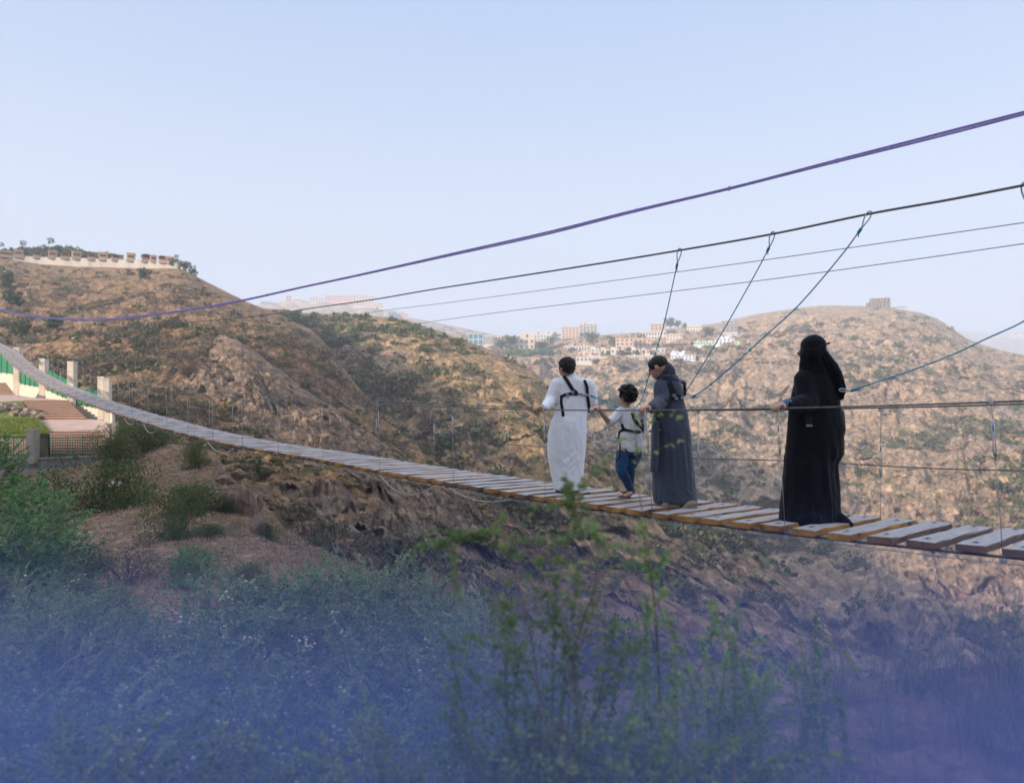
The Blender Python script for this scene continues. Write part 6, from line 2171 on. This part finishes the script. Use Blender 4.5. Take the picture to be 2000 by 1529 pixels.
# wire litter basket, plastic bag, yellow scrap
bp_ = near.locate(320, 1268)
k = bp_[1] / F
e = empty('wire_basket', bp_, .25)
tag(e, 'rusty square wire basket, wider at the rim, standing among the thorn shrubs', 'basket')
M['rust_wire'] = simple('dull_grey_wire', (.26, .25, .27), .3, 20, .6, metal=.4)
wt_, wb_, h_ = 70 * k / 2, 38 * k / 2, 62 * k
lv = lambda f: wb_ + (wt_ - wb_) * f
sq4 = lambda f: [np.array([x * lv(f), y * lv(f), h_ * f]) for x, y in ((-1, -1), (1, -1), (1, 1), (-1, 1), (-1, -1))]
MB().tube(sq4(1.0), .009, 6).build('rim', M['rust_wire'], e, True)
for f_ in (.82, .62, .42, .22, .02):
    MB().tube(sq4(f_), .0045, 5).build('hoop', M['rust_wire'], e, True)
for s_ in range(4):
    for j in range(7):
        a = [sq4(f_)[s_] * (1 - j / 7) + sq4(f_)[s_ + 1] * (j / 7) for f_ in (0, 1)]
        MB().tube(a, .0035 if j else .007, 5).build('upright', M['rust_wire'], e, True)
for px, py, s, mt, nm, lb, pt in ((241, 970, .16, 'white_plastic', 'plastic_bag', 'crumpled white plastic bag caught in the big rounded shrub', near), (76, 1049, .11, 'yellow', 'plastic_scrap', 'small yellow plastic scrap on the soil beside the green bush', near), (58, 1100, .10, 'white_plastic', 'plastic_bag', 'pale bluish scrap of plastic at the edge of the green bush', near)):
    p = pt.locate(px, py)
    boulder(p + np.array([0, -.5 if px > 200 else 0, .35 if px > 200 else .06]), s, px * .1, nm, mt, lb, 'litter', sq=(1, .7, .8))


# ------------------------------------------------------------------ air, sky, sun, camera
def volume_mat(name, color, dens, aniso=0.0):
    m = bpy.data.materials.new(name)
    m.use_nodes = True
    nt = m.node_tree
    nt.nodes.clear()
    out = nt.nodes.new('ShaderNodeOutputMaterial')
    pv = nt.nodes.new('ShaderNodeVolumePrincipled')
    pv.inputs['Color'].default_value = (*color, 1)
    pv.inputs['Density'].default_value = dens
    pv.inputs['Anisotropy'].default_value = aniso
    nt.links.new(pv.outputs[0], out.inputs['Volume'])
    return m


def vbox(name, lo, hi, mat, label):
    mb = MB().box([(a + b) / 2 for a, b in zip(lo, hi)], [b - a for a, b in zip(lo, hi)])
    o = mb.build(name, mat)
    tag(o, label, name, None, 'stuff')
    return o


vbox('haze', (-3400, -1800, -152), (3400, 3800, 520), volume_mat('pale_air', (.67, .76, .91), HAZE), 'pale bluish haze in the air over the whole gorge')

SUN_EL, SUN_AZ = R(16.5), R(236)      # azimuth clockwise from the view direction (+Y)
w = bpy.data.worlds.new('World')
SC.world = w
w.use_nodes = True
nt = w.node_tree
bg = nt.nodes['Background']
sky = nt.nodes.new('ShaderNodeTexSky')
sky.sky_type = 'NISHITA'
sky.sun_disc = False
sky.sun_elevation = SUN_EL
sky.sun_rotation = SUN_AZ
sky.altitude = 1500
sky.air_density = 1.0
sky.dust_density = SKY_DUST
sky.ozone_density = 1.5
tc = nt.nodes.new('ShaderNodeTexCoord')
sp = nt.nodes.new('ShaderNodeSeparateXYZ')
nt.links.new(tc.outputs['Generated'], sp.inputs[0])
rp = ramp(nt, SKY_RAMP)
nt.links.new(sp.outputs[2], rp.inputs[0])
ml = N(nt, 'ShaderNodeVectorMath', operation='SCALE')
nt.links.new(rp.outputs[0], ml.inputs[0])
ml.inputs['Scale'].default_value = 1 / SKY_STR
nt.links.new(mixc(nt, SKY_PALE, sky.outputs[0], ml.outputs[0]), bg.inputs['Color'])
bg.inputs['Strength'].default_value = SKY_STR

sl = bpy.data.lights.new('sun', 'SUN')
sl.energy = SUN_STR
sl.angle = R(2.5)
sl.color = (1.0, .82, .63)
so = bpy.data.objects.new('sun', sl)
COL.objects.link(so)
d = Vector((math.sin(SUN_AZ) * math.cos(SUN_EL), math.cos(SUN_AZ) * math.cos(SUN_EL), math.sin(SUN_EL)))
so.rotation_euler = d.to_track_quat('Z', 'Y').to_euler()
so.location = (0, -5, 60)

cam = bpy.data.cameras.new('camera')
cam.sensor_width = 36
cam.lens = 36 * F / 2000
cam.shift_y = (HY - 764.5) / 2000
cam.clip_start, cam.clip_end = .1, 12000
cam.dof.use_dof = True
cam.dof.focus_distance = 9.0
cam.dof.aperture_fstop = 1.5
co = bpy.data.objects.new('camera', cam)
COL.objects.link(co)
co.rotation_euler = (R(90), 0, 0)
SC.camera = co

SC.render.engine = 'CYCLES'
SC.cycles.use_denoising = True
SC.cycles.max_bounces = 6
SC.cycles.diffuse_bounces = 3
SC.cycles.glossy_bounces = 2
SC.cycles.transmission_bounces = 3
SC.cycles.transparent_max_bounces = 6
SC.cycles.volume_bounces = 2
SC.view_settings.view_transform = 'Standard'
SC.view_settings.look = 'None'
SC.view_settings.exposure = EXPO
SC.view_settings.gamma = 1

# added blue volume imitating an overlaid colour gradient, thinning upwards and outwards
mm = bpy.data.materials.new('blue_wash_volume')
mm.use_nodes = True
nt = mm.node_tree
nt.nodes.clear()
out = nt.nodes.new('ShaderNodeOutputMaterial')
pv = nt.nodes.new('ShaderNodeVolumePrincipled')
pv.inputs['Color'].default_value = (.26, .38, .94, 1)
pv.inputs['Anisotropy'].default_value = 0
tc = nt.nodes.new('ShaderNodeTexCoord')
sp = nt.nodes.new('ShaderNodeSeparateXYZ')
nt.links.new(tc.outputs['Object'], sp.inputs[0])


def ease(sock, a, b):
    n = N(nt, 'ShaderNodeMapRange', interpolation_type='SMOOTHSTEP')
    nt.links.new(sock, n.inputs[0])
    n.inputs[1].default_value, n.inputs[2].default_value = a, b
    n.inputs[3].default_value, n.inputs[4].default_value = 0, 1
    return n.outputs[0]


fac = None
for s_ in (ease(sp.outputs[2], -.32, -1.5), ease(sp.outputs[1], 5.0, 2.2), ease(sp.outputs[1], .3, .8), ease(sp.outputs[0], -8.8, -6.0), ease(sp.outputs[0], 8.8, 5.0)):
    if fac is None:
        fac = s_
    else:
        m_ = N(nt, 'ShaderNodeMath', operation='MULTIPLY')
        nt.links.new(fac, m_.inputs[0])
        nt.links.new(s_, m_.inputs[1])
        fac = m_.outputs[0]
m_ = N(nt, 'ShaderNodeMath', operation='MULTIPLY')
nt.links.new(fac, m_.inputs[0])
m_.inputs[1].default_value = BLUE_WASH
nt.links.new(m_.outputs[0], pv.inputs['Density'])
nt.links.new(pv.outputs[0], out.inputs['Volume'])
o = vbox('added_blue_wash', (-8.9, .28, -4.2), (8.9, 5.7, -.15), mm, 'added blue colour-wash volume low over the plants of the near slope')
SC.cycles.volume_step_rate = 1.0
